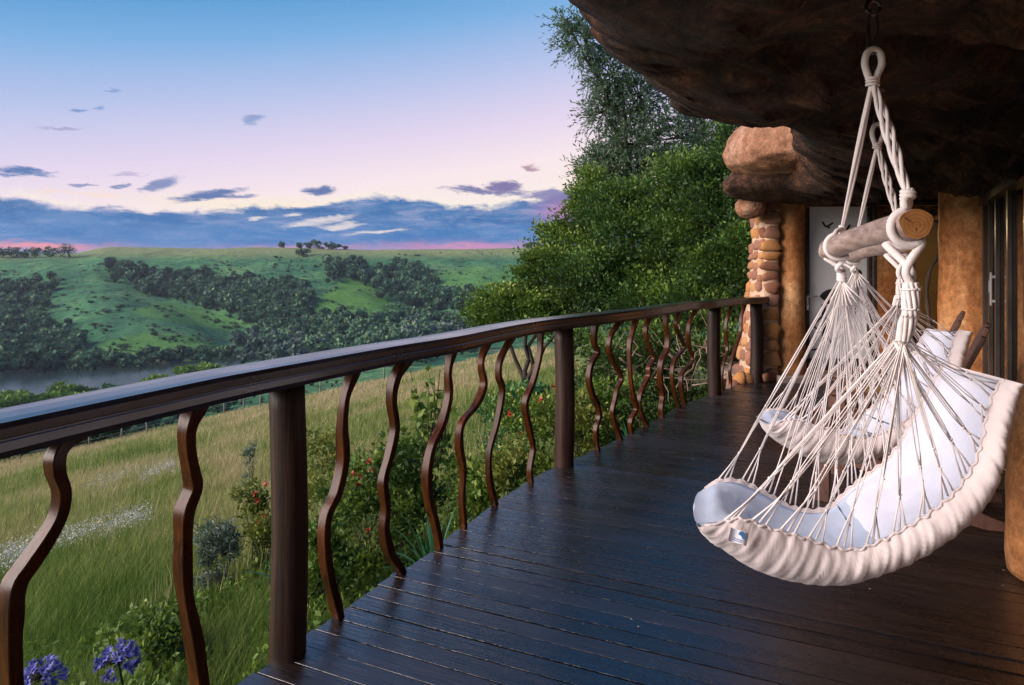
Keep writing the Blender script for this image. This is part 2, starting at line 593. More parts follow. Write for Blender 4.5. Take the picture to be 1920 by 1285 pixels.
M['plank'] = wood_mat('deck_wood', (0.004, 0.003, 0.0028), (0.024, 0.0145, 0.0115), 0.24, 0.46, (1.0, 16, 16), 0.5, 0.7, 0.5)
_b = M['plank'].node_tree.nodes['Principled BSDF']
_t = NT(M['plank'].node_tree)
_old = _b.inputs['Base Color'].links[0].from_socket
_pos = _t.new('ShaderNodeNewGeometry').outputs['Position']
_w = _t.noise(_t.vm('MULTIPLY', obj_coord(_t, (1.6, 9, 9)), (1, 1, 1)), 2.0, 6, 0.7, 0.6)
_w2 = _t.noise(_pos, 0.9, 4, 0.6)
_f = _t.m('MULTIPLY', _t.smooth(_w, 0.52, 0.70), _t.smooth(_w2, 0.35, 0.65))
_t.put(_b.inputs['Base Color'], _t.mix(_t.m('MULTIPLY', _f, 0.6), _old, (0.075, 0.034, 0.014, 1)))
_b.inputs['IOR'].default_value = 2.2
_b.inputs['Specular IOR Level'].default_value = 0.5
_rg = _t.noise(obj_coord(_t, (1.4, 12, 12)), 2.6, 6, 0.7, 0.5)
_rg2 = _t.noise(_pos, 1.7, 5, 0.65, 0.4)
_rr = _t.m('ADD', _t.m('MULTIPLY', _rg, 0.45), _t.m('MULTIPLY_ADD', _rg2, 0.40, -0.12))
_rr = _t.m('ADD', _rr, _t.m('MULTIPLY', _t.new('ShaderNodeObjectInfo').outputs['Random'], 0.10))
_t.put(_b.inputs['Roughness'], _t.m('MAXIMUM', _t.m('MULTIPLY', _rr, 0.8), 0.13))
M['handrail'] = wood_mat('handrail_wood', (0.008, 0.004, 0.003), (0.040, 0.020, 0.014), 0.22, 0.42, (5, 5, 26), 0.7, 0.2, 0.1)
_b = M['handrail'].node_tree.nodes['Principled BSDF']
_b.inputs['Coat Weight'].default_value = 0.8
_b.inputs['Coat Roughness'].default_value = 0.2
M['post'] = wood_mat('post_wood', (0.006, 0.003, 0.0025), (0.048, 0.022, 0.013), 0.40, 0.62, (16, 16, 0.8), 0.3, 0.6, 0.2)
M['baluster'] = wood_mat('baluster_wood', (0.012, 0.0035, 0.0012), (0.090, 0.027, 0.007), 0.20, 0.40, (12, 12, 2.0), 0.22, 0.3, 0.25)
M['chairwood'] = wood_mat('chair_wood', (0.05, 0.022, 0.014), (0.16, 0.075, 0.05), 0.4, 0.6, (10, 10, 3), 0.4, 0.3, 0.2)
M['tablewood'] = wood_mat('table_wood', (0.22, 0.11, 0.03), (0.42, 0.24, 0.08), 0.35, 0.5, (3, 12, 12), 0.4, 0.2, 0.2)
M['log'] = wood_mat('peeled_log', (0.20, 0.125, 0.095), (0.52, 0.40, 0.35), 0.42, 0.6, (5, 3.0, 12), 0.4, 0.4, 0.1)
M['twig'] = noisy('dry_twig', [(0.12, 0.08, 0.06), (0.30, 0.22, 0.16)], 12, 0.85)
M['bark'] = noisy('bark', [(0.025, 0.018, 0.013), (0.075, 0.058, 0.042)], 7, 0.9, bmp=0.6, bdist=0.03, stretch=(1, 1, 0.3))
M['fencepost'] = noisy('fence_post', [(0.12, 0.10, 0.085), (0.30, 0.27, 0.24)], 6, 0.9)
M['wire'] = noisy('wire', [(0.10, 0.10, 0.10), (0.16, 0.16, 0.16)], 6, 0.6, bmp=0)
M['metal'] = noisy('dark_steel', [(0.10, 0.10, 0.105), (0.22, 0.22, 0.23)], 20, 0.32, bmp=0.05)
M['metal'].node_tree.nodes['Principled BSDF'].inputs['Metallic'].default_value = 0.9

# ------------------------------------------------------------------ terrain
def smooth01(t):
    t = np.clip(t, 0, 1)
    return t * t * (3 - 2 * t)

LAKE_Z = EYE - 60.0
_us = np.array([-1.6, -0.8, -0.717, -0.6, -0.5, -0.44, -0.38, -0.2, 0.3, 1.5])
_rs = np.array([330, 372, 389, 402, 424, 440, 452, 470, 500, 500.])
_rn = np.array([270, 303, 316, 334, 362, 404, 446, 468, 498, 498.])
def far_shore(u):
    return np.interp(u, _us, _rs)
def near_shore(u):
    return np.interp(u, _us, _rn)

def seg_dist(X, Y, pts):
    d = np.full(np.shape(X), 1e9)
    k = np.zeros(np.shape(X))
    tot = len(pts) - 1
    for i in range(tot):
        a, b = np.array(pts[i], float), np.array(pts[i + 1], float)
        ab = b - a
        t = np.clip(((X - a[0]) * ab[0] + (Y - a[1]) * ab[1]) / (ab @ ab), 0, 1)
        dd = np.hypot(X - a[0] - t * ab[0], Y - a[1] - t * ab[1])
        m_ = dd < d
        d = np.where(m_, dd, d)
        k = np.where(m_, (i + t) / tot, k)
    return d, k

def height(X, Y):
    X, Y = np.asarray(X, float), np.asarray(Y, float)
    r = np.maximum(Y, 1.0)
    u = np.clip(X / np.maximum(r, 20.0), -2.5, 2.5)
    # the home slope: falls to the left and away from the deck
    pl = -1.05 + 0.22 * np.where(X > 3, 3 + 4 * np.tanh((X - 3) / 6), np.clip(X, -140, 60)) - 0.09 * np.clip(Y, -40, 400)
    pl = np.where(pl < -16, -16 + 12 * np.tanh((pl + 16) / 12 * 0.8), pl)
    bumps = 0.30 * (fbm(X / 5.0, Y / 5.0, 3) - 0.5) + 1.0 * (fbm(X / 24.0 + 3, Y / 24.0, 3) - 0.5) * smooth01((Y - 6) / 20)
    near = pl + bumps
    ns, fs = near_shore(u), far_shore(u)
    t = 0.42 * smooth01((Y - 62) / 40) + 0.58 * smooth01((Y - 63) / (ns - 25 - 63))
    zz = near * (1 - t) + (LAKE_Z + 2.5) * t
    zz = zz - 3.0 * smooth01((Y - (ns - 25)) / 27)
    # lake bed
    zz = np.where(Y > ns, LAKE_Z - 1.2, zz)
    # opposite hill
    rp = 900 - 60 * smooth01((-u - 0.5) / 0.25) + 40 * (fbm(u * 5 + 2, 0 * u, 2) - 0.5)
    top = 32.8 + 1.6 * np.sin(u * 9.0) - 8.0 * smooth01((-u - 0.63) / 0.06)
    s = np.clip((Y - fs) / (rp - fs), 0, 1.6)
    prof = np.where(s < 1, 0.30 * smooth01(s) + 0.70 * (s ** 0.92), 1.0)
    hill = LAKE_Z + 0.5 + (top - LAKE_Z - 0.5) * prof
    dA, kA = seg_dist(X, Y, [(-500, 800), (-400, 690), (-270, 590), (-175, 500), (-150, 462)])
    hill = hill - 24 * np.exp(-(dA / 42) ** 2) * np.sin(np.clip(kA, 0.02, 1) * PI * 0.55) * (s < 1.4)
    dB, kB = seg_dist(X, Y, [(-165, 800), (-130, 700), (-70, 600), (-15, 540), (30, 500)])
    hill = hill - 20 * np.exp(-(dB / 36) ** 2) * np.sin(np.clip(kB, 0.02, 1) * PI * 0.55)
    dC, kC = seg_dist(X, Y, [(-560, 700), (-420, 560), (-330, 440)])
    hill = hill - 10 * np.exp(-(dC / 36) ** 2)
    w = smooth01(s * 6) * (1 - 0.75 * smooth01((s - 0.85) / 0.15))
    hill = hill + w * (11 * (fbm(X / 90.0 + 5, Y / 90.0, 4) - 0.5) + 2.0 * (fbm(X / 18.0, Y / 18.0, 2) - 0.5))
    hill = np.where(Y > 1000, hill - (Y - 1000) * 0.004, hill)
    zz = np.where(Y > fs, np.maximum(hill, LAKE_Z + 0.2 * np.clip((Y - fs) / 6, -1, 1)), zz)
    # the house stands on a level bench
    return zz

def ray_hit(px, py, y0=5.0, y1=1400.0, n=900):
    """where the sight line of a photograph pixel meets the ground (vectorised)"""
    px, py = np.atleast_1d(px).astype(float), np.atleast_1d(py).astype(float)
    Ys = np.geomspace(y0, y1, n)
    a, b = (px - 960) / FPX, (py - HOR) / FPX
    out = np.full(len(px), np.nan)
    live = np.arange(len(px))
    for Yv in Ys:
        al, bl = a[live], b[live]
        below = EYE - bl * Yv < height(al * Yv, np.full(len(live), Yv))
        out[live[below]] = Yv
        live = live[~below]
        if not len(live):
            break
    return out

def make_ground():
    aa = np.r_[np.linspace(-PI, -1.15, 24, endpoint=False), np.linspace(-1.15, 0.35, 500, endpoint=False), np.linspace(0.35, PI, 40, endpoint=False)]
    rr = np.r_[np.geomspace(0.6, 60, 90, endpoint=False), np.geomspace(60, 290, 60, endpoint=False), np.linspace(290, 470, 110, endpoint=False),
               np.linspace(470, 960, 150, endpoint=False), np.geomspace(960, 9000, 26)]
    A, Rr = np.meshgrid(aa, rr, indexing='ij')
    X, Y = np.sin(A) * Rr, np.cos(A) * Rr
    Z = height(X, Y)
    V = np.stack([X, Y, Z], -1).reshape(-1, 3)
    n, m = A.shape
    i = np.arange(n)[:, None]
    j = np.arange(m - 1)[None]
    i2 = (i + 1) % n
    F = np.stack([i * m + j, i * m + j + 1, i2 * m + j + 1, i2 * m + j], -1).reshape(-1, 4)[:, ::-1].copy()
    Xf, Yf = V[:, 0], V[:, 1]
    PX, PY = 960 + FPX * Xf / np.maximum(Yf, 1), HOR + FPX * (EYE - V[:, 2]) / np.maximum(Yf, 1)
    far = Yf > 300
    # lush pasture patches and dry plateau grass
    lush = np.zeros(len(V))
    for c, p in ((1.0, [(585, 600), (600, 560), (640, 528), (672, 520), (710, 540), (742, 575), (760, 596), (700, 602)]),
                 (0.85, [(165, 670), (200, 640), (270, 625), (360, 630), (420, 650), (400, 675), (260, 685)]),
                 (0.7, [(240, 585), (300, 565), (400, 585), (470, 610), (420, 620), (300, 600)]),
                 (0.6, [(760, 520), (900, 500), (980, 520), (900, 570), (820, 545)])):
        lush = np.maximum(lush, c * (in_poly(PX, PY, p) & far))
    L = lush.reshape(n, m)
    for _ in range(4):
        L = (L + np.roll(L, 1, 0) + np.roll(L, -1, 0) + np.roll(L, 1, 1) + np.roll(L, -1, 1)) / 5
    dry = np.where(far, smooth01((V[:, 2] - 12) / 16) * (Yf < 5000), 0)
    shore = np.where((Yf > 280), np.exp(-((Yf - far_shore(np.clip(Xf / np.maximum(Yf, 20), -2.5, 2.5)) - 2) / 3.5) ** 2), 0) * (fbm(Xf / 25, Yf / 25, 2) > 0.45)
    m_, t, b = principled('ground', 0.95, 0.1)
    pos = t.new('ShaderNodeNewGeometry').outputs['Position']
    at = lambda nm: t.new('ShaderNodeAttribute', attribute_name=nm).outputs['Fac']
    n1 = t.noise(pos, 0.018, 6, 0.6, 0.3)
    n2 = t.noise(pos, 0.11, 6, 0.7, 0.3)
    n3 = t.noise(pos, 1.3, 5, 0.65)
    c = t.ramp(n1, [(0.30, (0.036, 0.135, 0.068)), (0.5, (0.072, 0.220, 0.090)), (0.7, (0.17, 0.32, 0.12))])
    c = t.mix(t.m('MULTIPLY', t.smooth(n2, 0.50, 0.66), 0.85), c, (0.018, 0.060, 0.032, 1))
    n4 = t.noise(pos, 0.045, 6, 0.7, 1.2)
    c = t.mix(t.m('MULTIPLY', t.smooth(n4, 0.52, 0.62), 0.7), c, (0.022, 0.062, 0.040, 1))
    c = t.mix(t.m('MULTIPLY', t.smooth(n4, 0.40, 0.30), 0.5), c, (0.12, 0.20, 0.075, 1))
    c = t.mix(t.m('MULTIPLY', at('lush'), 0.85), c, t.ramp(n2, [(0.3, (0.085, 0.23, 0.035)), (0.7, (0.16, 0.33, 0.065))]))
    c = t.mix(t.m('MULTIPLY', at('dry'), 0.9), c, t.ramp(n2, [(0.3, (0.16, 0.22, 0.085)), (0.7, (0.34, 0.34, 0.15))]))
    c = t.mix(at('shore'), c, (0.42, 0.33, 0.22, 1))
    nearc = t.ramp(n3, [(0.3, (0.075, 0.115, 0.030)), (0.55, (0.18, 0.22, 0.065)), (0.75, (0.34, 0.30, 0.13))])
    n5 = t.noise(pos, 0.32, 5, 0.7, 0.4)
    c = t.mix(0.8, c, t.ramp(n5, [(0.32, (0.55, 0.6, 0.62)), (0.5, (1.0, 1.0, 1.0)), (0.7, (1.45, 1.35, 1.2))]), 'MULTIPLY')
    c = t.mix(at('near'), c, nearc)
    t.put(b.inputs['Base Color'], c)
    bump(t, b, t.m('ADD', t.m('MULTIPLY', n2, 3.0), n3), 0.8, 0.6)
    o = mk('ground', V, F, m_, origin=(0, 0, 0), vtint={'lush': L.ravel(), 'dry': dry, 'shore': shore, 'near': (Yf < 200).astype(float)})
    tag(o, 'grassy slope below the deck falling into a green river valley', 'ground', kind='structure')
make_ground()

def make_lake():
    uu = np.linspace(-1.6, 0.3, 60)
    V, F = [], []
    for q in uu:
        for rr_ in (near_shore(q) - 14, far_shore(q) + 10):
            V.append((q * rr_, rr_, LAKE_Z))
    F = [(2 * i, 2 * i + 1, 2 * i + 3, 2 * i + 2) for i in range(59)]
    m_, t, b = principled('lake_water', 0.06, 0.5)
    b.inputs['Base Color'].default_value = (0.030, 0.052, 0.048, 1)
    pos = t.new('ShaderNodeNewGeometry').outputs['Position']
    h = t.noise(t.vm('MULTIPLY', pos, (0.25, 1.0, 1.0)), 0.9, 4, 0.6)
    bump(t, b, h, 0.35, 0.4)
    o = mk('lake', np.array(V), F, m_, origin=(0, 0, LAKE_Z))
    tag(o, 'still dark lake in the valley below the deck', 'lake', kind='structure')
make_lake()

# ------------------------------------------------------------------ foliage helpers
def leaf_quads(P, size, aspect, dirs, rng, fold=0.0):
    """rhombic leaves: P base points, dirs unit directions"""
    n = len(P)
    size = np.broadcast_to(size, (n,)).astype(float)
    rnd = rng.normal(size=(n, 3))
    S = np.cross(dirs, rnd)
    S /= np.maximum(np.linalg.norm(S, axis=1), 1e-6)[:, None]
    l = size[:, None]
    w = l * aspect * 0.5
    V = np.stack([P, P + dirs * l * 0.45 + S * w, P + dirs * l, P + dirs * l * 0.45 - S * w], 1).reshape(-1, 3)
    F = np.arange(4 * n).reshape(n, 4)
    return V, F

def rand_unit(n, rng):
    d = rng.normal(size=(n, 3))
    return d / np.linalg.norm(d, axis=1)[:, None]

def crown_points(blobs, rng, clump=0.3, per=40, shell=0.55):
    """leaf clumps in three sizes: boughs on each ellipsoid [(c, r, n)], sprays on each bough, leaves in each spray"""
    P, D, T, CC = [], [], [], []
    for c, r, n in blobs:
        c, r = np.asarray(c, float), np.asarray(r, float)
        nb = int(np.clip(n // 420, 4, 16))
        db = rand_unit(nb, rng)
        cb = c + db * r * (0.52 + 0.40 * rng.random(nb))[:, None]
        rb = r * (0.30 + 0.22 * rng.random(nb))[:, None]
        tb = rng.random(nb) * 0.40 - 0.12
        nk = max(nb, n // per)
        kb = rng.integers(0, nb, nk)
        d = rand_unit(nk, rng)
        d[:, 2] = np.where(rng.random(nk) < 0.6, np.abs(d[:, 2]), d[:, 2])
        rad = shell + (1.1 - shell) * rng.random(nk) ** 0.5
        cc = cb[kb] + d * rb[kb] * rad[:, None]
        out = (cc - c) / r
        ct = 0.16 + 0.30 * rng.random(nk) + tb[kb] + 0.22 * d[:, 2] + 0.10 * out[:, 2]  # upper sprays tinted lighter: light from above put into the leaf colour
        k = rng.integers(0, nk, n)
        sz = (0.45 + 0.8 * rng.random(nk))[k][:, None]
        g = np.clip(rng.normal(size=(n, 3)), -1.7, 1.7)
        P.append(cc[k] + g * clump * np.array([1, 1, 0.55]) * sz)
        dd = d[k] * 0.8 + unit((-0.5, -0.6, 0.4)) * 0.4 + rand_unit(n, rng) * 0.8
        D.append(dd / np.linalg.norm(dd, axis=1)[:, None])
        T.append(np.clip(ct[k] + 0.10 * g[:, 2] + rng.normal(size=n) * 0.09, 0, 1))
        CC.append(cb)
    return np.vstack(P), np.vstack(D), np.concatenate(T), CC

def spray_points(blobs, rng, length, per):
    """feathery sprays: leaves set along thin twigs"""
    P, D, T, CC = [], [], [], []
    for c, r, n in blobs:
        c, r = np.asarray(c, float), np.asarray(r, float)
        nt = max(4, n // per)
        d = rand_unit(nt, rng)
        st = c + d * r * (0.15 + 0.70 * rng.random(nt) ** 0.7)[:, None]
        td = d * 0.9 + rand_unit(nt, rng) * 0.8 + np.array([-0.15, 0, -0.05])
        td /= np.linalg.norm(td, axis=1)[:, None]
        L = length * (0.5 + rng.random(nt))
        q = np.linspace(0.05, 1, per)
        pts = st[:, None] + td[:, None] * (L[:, None] * q)[..., None]
        pts[:, :, 2] -= (0.18 * L[:, None] * q ** 2)
        sd = rand_unit(nt * per, rng).reshape(nt, per, 3)
        ld = td[:, None] * 0.9 + sd * 0.75
        ld /= np.linalg.norm(ld, axis=2)[..., None]
        P.append(pts.reshape(-1, 3))
        D.append(ld.reshape(-1, 3))
        T.append(np.clip(np.repeat(rng.random(nt) * 0.7 + 0.1, per) + rng.normal(size=nt * per) * 0.1, 0, 1))
        CC.append(st[:: max(1, nt // 40)])
    return np.vstack(P), np.vstack(D), np.concatenate(T), CC

def limb(a, b, r0, r1, rng, sag=0.0, k=6, n=7, wob=0.06):
    a, b = np.asarray(a, float), np.asarray(b, float)
    t = np.linspace(0, 1, n)[:, None]
    L = np.linalg.norm(b - a)
    P = a + (b - a) * t
    P[1:-1] += rng.normal(size=(n - 2, 3)) * wob * L * 0.5
    P[:, 2] += sag * np.sin(t[:, 0] * PI)
    return tube(P, np.linspace(r0, r1, n), k)

def tree(name, label, base, blobs, trunk_h, trunk_r, leaf, aspect, mat, seed, group=None, clump=0.3, per=40, shell=0.5, cat='tree', limbs=10, droop=0.0, tint_shift=0.0, spray=None):
    rng = np.random.default_rng(seed)
    base = np.asarray(base, float)
    o = empty(name, base, label, cat, group)
    P, D, T, CC = spray_points(blobs, rng, spray, per) if spray else crown_points(blobs, rng, clump, per, shell)
    D[:, 2] -= droop
    D /= np.linalg.norm(D, axis=1)[:, None]
    V, F = leaf_quads(P, leaf * (0.6 + 0.8 * rng.random(len(P))), aspect, D, rng)
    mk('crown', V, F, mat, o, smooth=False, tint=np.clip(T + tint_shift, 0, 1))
    mb = MB()
    c0 = np.asarray(blobs[0][0], float)
    topp = base + (c0 - base) * np.array([0.5, 0.5, 0]) + np.array([0, 0, trunk_h])
    mb.add(*limb(base - np.array([0, 0, 0.3]), topp, trunk_r, trunk_r * 0.6, rng, k=9, n=8, wob=0.03))
    for (c, r, n), cc in zip(blobs, CC):
        mb.add(*limb(topp - (topp - base) * 0.15 * rng.random(), np.asarray(c, float), trunk_r * 0.55, trunk_r * 0.2, rng, k=6))
        for q in cc[rng.permutation(len(cc))[:limbs]]:
            mb.add(*limb(np.asarray(c, float), q, trunk_r * 0.2, trunk_r * 0.05, rng, k=4, n=5))
    mb.build('trunk', M['bark'], o)
    return o

G = {
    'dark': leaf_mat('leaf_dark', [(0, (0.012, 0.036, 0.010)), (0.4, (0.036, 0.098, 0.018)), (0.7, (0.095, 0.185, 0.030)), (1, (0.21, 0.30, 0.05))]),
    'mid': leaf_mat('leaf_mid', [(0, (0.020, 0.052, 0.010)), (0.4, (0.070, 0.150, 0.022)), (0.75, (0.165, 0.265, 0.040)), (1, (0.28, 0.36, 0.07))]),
    'olive': leaf_mat('leaf_olive', [(0, (0.039, 0.063, 0.012)), (0.5, (0.128, 0.173, 0.027)), (1, (0.285, 0.315, 0.068))]),
    'willow': leaf_mat('leaf_willow', [(0, (0.045, 0.095, 0.060)), (0.5, (0.105, 0.18, 0.115)), (1, (0.20, 0.30, 0.18))], 0.4),
    'far': leaf_mat('leaf_far', [(0, (0.018, 0.056, 0.042)), (0.35, (0.040, 0.108, 0.070)), (0.7, (0.095, 0.195, 0.105)), (1, (0.19, 0.31, 0.15))], 0.15, 0.9, 0.1),
    'fargrey': leaf_mat('leaf_far_grey', [(0, (0.039, 0.078, 0.065)), (0.5, (0.091, 0.150, 0.120)), (1, (0.182, 0.234, 0.182))], 0.1, 0.9, 0.1),
    'farlime': leaf_mat('leaf_far_lime', [(0, (0.076, 0.145, 0.024)), (0.5, (0.170, 0.289, 0.051)), (1, (0.323, 0.459, 0.102))], 0.15, 0.9, 0.1),
    'grass': leaf_mat('grass_blades', [(0, (0.040, 0.105, 0.018)), (0.3, (0.125, 0.225, 0.042)), (0.55, (0.27, 0.33, 0.095)), (0.75, (0.46, 0.42, 0.19)), (1, (0.62, 0.49, 0.29))], 0.4, 0.7, 0.2),
    'strap': leaf_mat('strap_leaf', [(0, (0.018, 0.098, 0.044)), (0.6, (0.039, 0.176, 0.072)), (1, (0.104, 0.286, 0.104))], 0.25, 0.45),
    'petal_red': leaf_mat('petal_red', [(0, (0.42, 0.035, 0.02)), (0.6, (0.68, 0.09, 0.05)), (1, (0.75, 0.22, 0.18))], 0.3),
    'petal_white': leaf_mat('petal_white', [(0, (0.45, 0.46, 0.42)), (1, (0.80, 0.80, 0.76))], 0.3),
    'petal_blue': leaf_mat('petal_blue', [(0, (0.16, 0.15, 0.55)), (0.6, (0.26, 0.26, 0.75)), (1, (0.45, 0.46, 0.88))], 0.35),
    'petal_yellow': leaf_mat('petal_yellow', [(0, (0.45, 0.34, 0.06)), (1, (0.75, 0.62, 0.16))], 0.3),
    'sage': leaf_mat('sage_leaf', [(0, (0.06, 0.10, 0.07)), (0.6, (0.15, 0.21, 0.16)), (1, (0.30, 0.36, 0.30))], 0.2),
}

# ------------------------------------------------------------------ far woods
def icos(sub=1):
    import bmesh
    bm = bmesh.new()
    bmesh.ops.create_icosphere(bm, subdivisions=sub, radius=1.0)
    V = np.array([v.co[:] for v in bm.verts])
    F = np.array([[v.index for v in f.verts] for f in bm.faces])
    bm.free()
    return V, F
ICO1, ICO1F = icos(1)
ICO2, ICO2F = icos(2)

def wood(name, label, poly, count, size, mat, seed, tall=1.2, cat='wood', clus=0.0, maxy=1200, tshift=0.0, k=56, leaf=0.40):
    """a mass of far trees standing where the photograph shows them; each crown is a ragged spray of leaf clumps"""
    rng = np.random.default_rng(seed)
    poly = np.asarray(poly, float)
    x0, y0, x1, y1 = *poly.min(0), *poly.max(0)
    px, py = [], []
    while len(px) < count:
        a, b = rng.uniform(x0, x1, count), rng.uniform(y0, y1, count)
        kk_ = in_poly(a + rng.normal(size=count) * 12, b + rng.normal(size=count) * 5, poly) & (fbm(a / 26.0 + seed, b / 9.0, 3) > clus)
        px += list(a[kk_])
        py += list(b[kk_])
    px, py = np.array(px[:count]), np.array(py[:count])
    Y = ray_hit(px, py, 64 if maxy < 400 else 150, maxy, 300)
    ok = ~np.isnan(Y)
    px, py, Y = px[ok], py[ok], Y[ok]
    X = (px - 960) / FPX * Y
    Z = height(X, Y)
    n = len(X)
    s = size * (0.45 + 1.15 * rng.random(n) ** 2)
    base = np.stack([X, Y, Z], 1)
    # crown: 26 clumps of leaf-like rhombs over an irregular dome
    d = rand_unit(n * k, rng).reshape(n, k, 3)
    d[:, :, 2] = np.abs(d[:, :, 2]) * 1.0 - 0.25
    rad = (0.55 + 0.5 * rng.random((n, k)))[..., None]
    ctr = base[:, None] + np.array([0, 0, 1.0]) * (s * tall * 0.55)[:, None, None] + d * rad * s[:, None, None] * np.array([0.62, 0.62, 0.62 * tall])
    P = ctr.reshape(-1, 3)
    D = (d.reshape(-1, 3) * 0.7 + rand_unit(n * k, rng) + np.array([0, 0, 0.15]))
    D /= np.linalg.norm(D, axis=1)[:, None]
    V1, F1 = leaf_quads(P - D * (np.repeat(s, k) * leaf * 0.45)[:, None], np.repeat(s, k) * leaf, 0.8, D, rng)
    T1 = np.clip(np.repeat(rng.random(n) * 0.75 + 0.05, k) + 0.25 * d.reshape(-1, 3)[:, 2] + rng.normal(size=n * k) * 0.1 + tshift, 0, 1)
    # core so that the crown is not see-through
    nv = len(ICO1)
    jit = 0.75 + 0.35 * rng.random((n, nv, 1))
    Vc = base[:, None] + np.array([0, 0, 1.0]) * (s * tall * 0.5)[:, None, None] + ICO1[None] * jit * s[:, None, None] * np.array([0.5, 0.5, 0.52 * tall])
    Fc = (ICO1F[None] + (np.arange(n) * nv)[:, None, None]).reshape(-1, 3)
    Vt = Vc.reshape(-1, 3)
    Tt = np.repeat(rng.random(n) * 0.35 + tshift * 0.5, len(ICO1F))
    Fq = np.concatenate([Fc, Fc[:, :1]], 1)  # placeholder width
    o1 = mk(name, V1, F1, mat, origin=base.mean(0), smooth=False, tint=T1)
    mk('inner_foliage', Vt, Fc, mat, o1, smooth=True, tint=np.clip(Tt, 0, 1))['kind'] = 'stuff'
    tag(o1, label, cat, kind='stuff')
    return o1

wood('ravine_wood', 'dark wood filling the ravine between the two grassy spurs', [(200, 500), (235, 496), (300, 525), (380, 520), (440, 535), (540, 540), (580, 560), (584, 610), (545, 640), (500, 612), (430, 588), (360, 566), (290, 552), (240, 525)], 1054, 6.6, G['far'], 21)
wood('spur_wood', 'dark wood running down the right of the bright pasture', [(615, 500), (660, 492), (690, 515), (760, 505), (800, 515), (815, 545), (905, 575), (925, 592), (840, 580), (770, 577), (735, 560), (700, 532), (640, 520), (612, 535)], 510, 6.6, G['far'], 22)
wood('valley_wood', 'mixed green wood along the valley floor beyond the handrail', [(470, 640), (560, 605), (620, 602), (700, 600), (780, 590), (900, 600), (900, 660), (700, 690), (560, 672), (470, 672)], 884, 6.2, G['far'], 23, tshift=0.25)
wood('silvery_wood', 'pale blue-grey trees beside the far end of the lake', [(428, 650), (470, 632), (540, 640), (620, 650), (560, 690), (430, 676)], 153, 6.2, G['fargrey'], 24)
wood('grey_grove', 'pale grey grove at the valley floor left of the big bushes', [(738, 640), (760, 612), (800, 602), (845, 612), (868, 632), (850, 655), (760, 660)], 136, 6.6, G['fargrey'], 25, tshift=0.25)
wood('lakeside_wood', 'dark scrub wood above the far lake shore', [(-420, 600), (-120, 570), (0, 545), (60, 540), (90, 570), (60, 600), (160, 632), (130, 690), (0, 702), (-120, 712), (-420, 724)], 1500, 6.2, G['far'], 26, tshift=0.1)
wood('upper_scrub', 'dark scrub patch high on the left hill', [(-420, 530), (-100, 520), (0, 528), (90, 530), (120, 545), (60, 556), (-100, 560), (-420, 575)], 340, 5.9, G['far'], 27)
wood('shore_scrub', 'fringe of bushes along the far lake shore', [(120, 692), (160, 676), (250, 676), (330, 668), (430, 664), (430, 672), (330, 681), (240, 686), (130, 700)], 204, 4.3, G['far'], 28, tshift=0.25)
wood('hillside_shrubs', 'scattered low shrubs dotted over the opposite hillside', [(-100, 500), (180, 492), (420, 482), (700, 474), (1000, 474), (1000, 590), (760, 595), (500, 640), (420, 665), (160, 665), (-100, 560)], 900, 2.6, G['far'], 29, tall=0.6, tshift=0.3, clus=0.53)
wood('bank_trees', 'dark treetops just beyond the meadow fence', [(-80, 895), (160, 842), (280, 810), (430, 768), (560, 734), (720, 706), (720, 690), (560, 706), (430, 735), (280, 780), (-80, 860)], 300, 2.7, G['far'], 30, maxy=300, tshift=0.3, k=240, leaf=0.15)

# individually seen trees on the skyline and by the water
def small_tree(name, label, px, py, Y, hpx, wpx, mat, seed, group, cat='tree', top=None, nl=900):
    """py = foot of the tree in the photograph"""
    k = Y / FPX
    X = (px - 960) * k
    z = float(height(X, Y))
    foot = HOR + FPX * (EYE - z) / Y
    h, w = (hpx if top is None else foot - top) * k, wpx * k
    rng = np.random.default_rng(seed)
    blobs = []
    for i in range(5):
        a = rng.uniform(0, 2 * PI)
        blobs.append(((X + 0.26 * w * math.cos(a), Y + 0.26 * w * math.sin(a), z + h * rng.uniform(0.30, 0.60)), (0.36 * w, 0.36 * w, 0.40 * h), nl // 5))
    return tree(name, label, (X, Y, z), blobs, h * 0.4, w * 0.05, min(0.14 * w, 1.3), 0.8, mat, seed, group, clump=0.09 * w, per=14, shell=0.3, cat=cat, limbs=3, tint_shift=-0.1 if cat == 'tree' else 0.0)

sky_trees = [(132, 480, 790, 26, 40, 'round dark tree at the end of the hilltop row'), (92, 480, 795, 20, 26, 'small dark tree beside the round hilltop tree'),
             (66, 479, 795, 19, 20, 'spiky dark tree in the hilltop row, third from the round tree'), (46, 479, 795, 19, 20, 'spiky dark tree in the middle of the hilltop row'),
             (26, 479, 795, 20, 20, 'spiky dark tree in the hilltop row, one in from the picture edge'), (6, 479, 795, 19, 22, 'spiky dark tree of the hilltop row at the picture edge'),
             (-16, 479, 795, 19, 22, 'dark hilltop tree cut by the picture edge'),
             (530, 470, 890, 10, 12, 'lone small tree on the skyline left of the skyline clump'), (562, 470, 885, 10, 14, 'low pale tree at the near end of the skyline clump'),
             (580, 471, 885, 14, 18, 'dark tree in the skyline clump, second of the row'), (598, 471, 885, 16, 22, 'tallest dark tree in the middle of the skyline clump'),
             (615, 471, 885, 15, 20, 'dark tree right of the tallest in the skyline clump'), (632, 470, 885, 10, 14, 'small dark tree at the far end of the skyline clump'),
             (647, 469, 885, 8, 8, 'tiny tree standing apart right of the skyline clump'), (565, 492, 800, 15, 26, 'lone dark bush on the slope below the skyline clump'),
             (990, 468, 890, 9, 18, 'dark skyline tree just left of the big bushes'), (1008, 468, 890, 10, 18, 'dark skyline tree half hidden by the big bushes')]
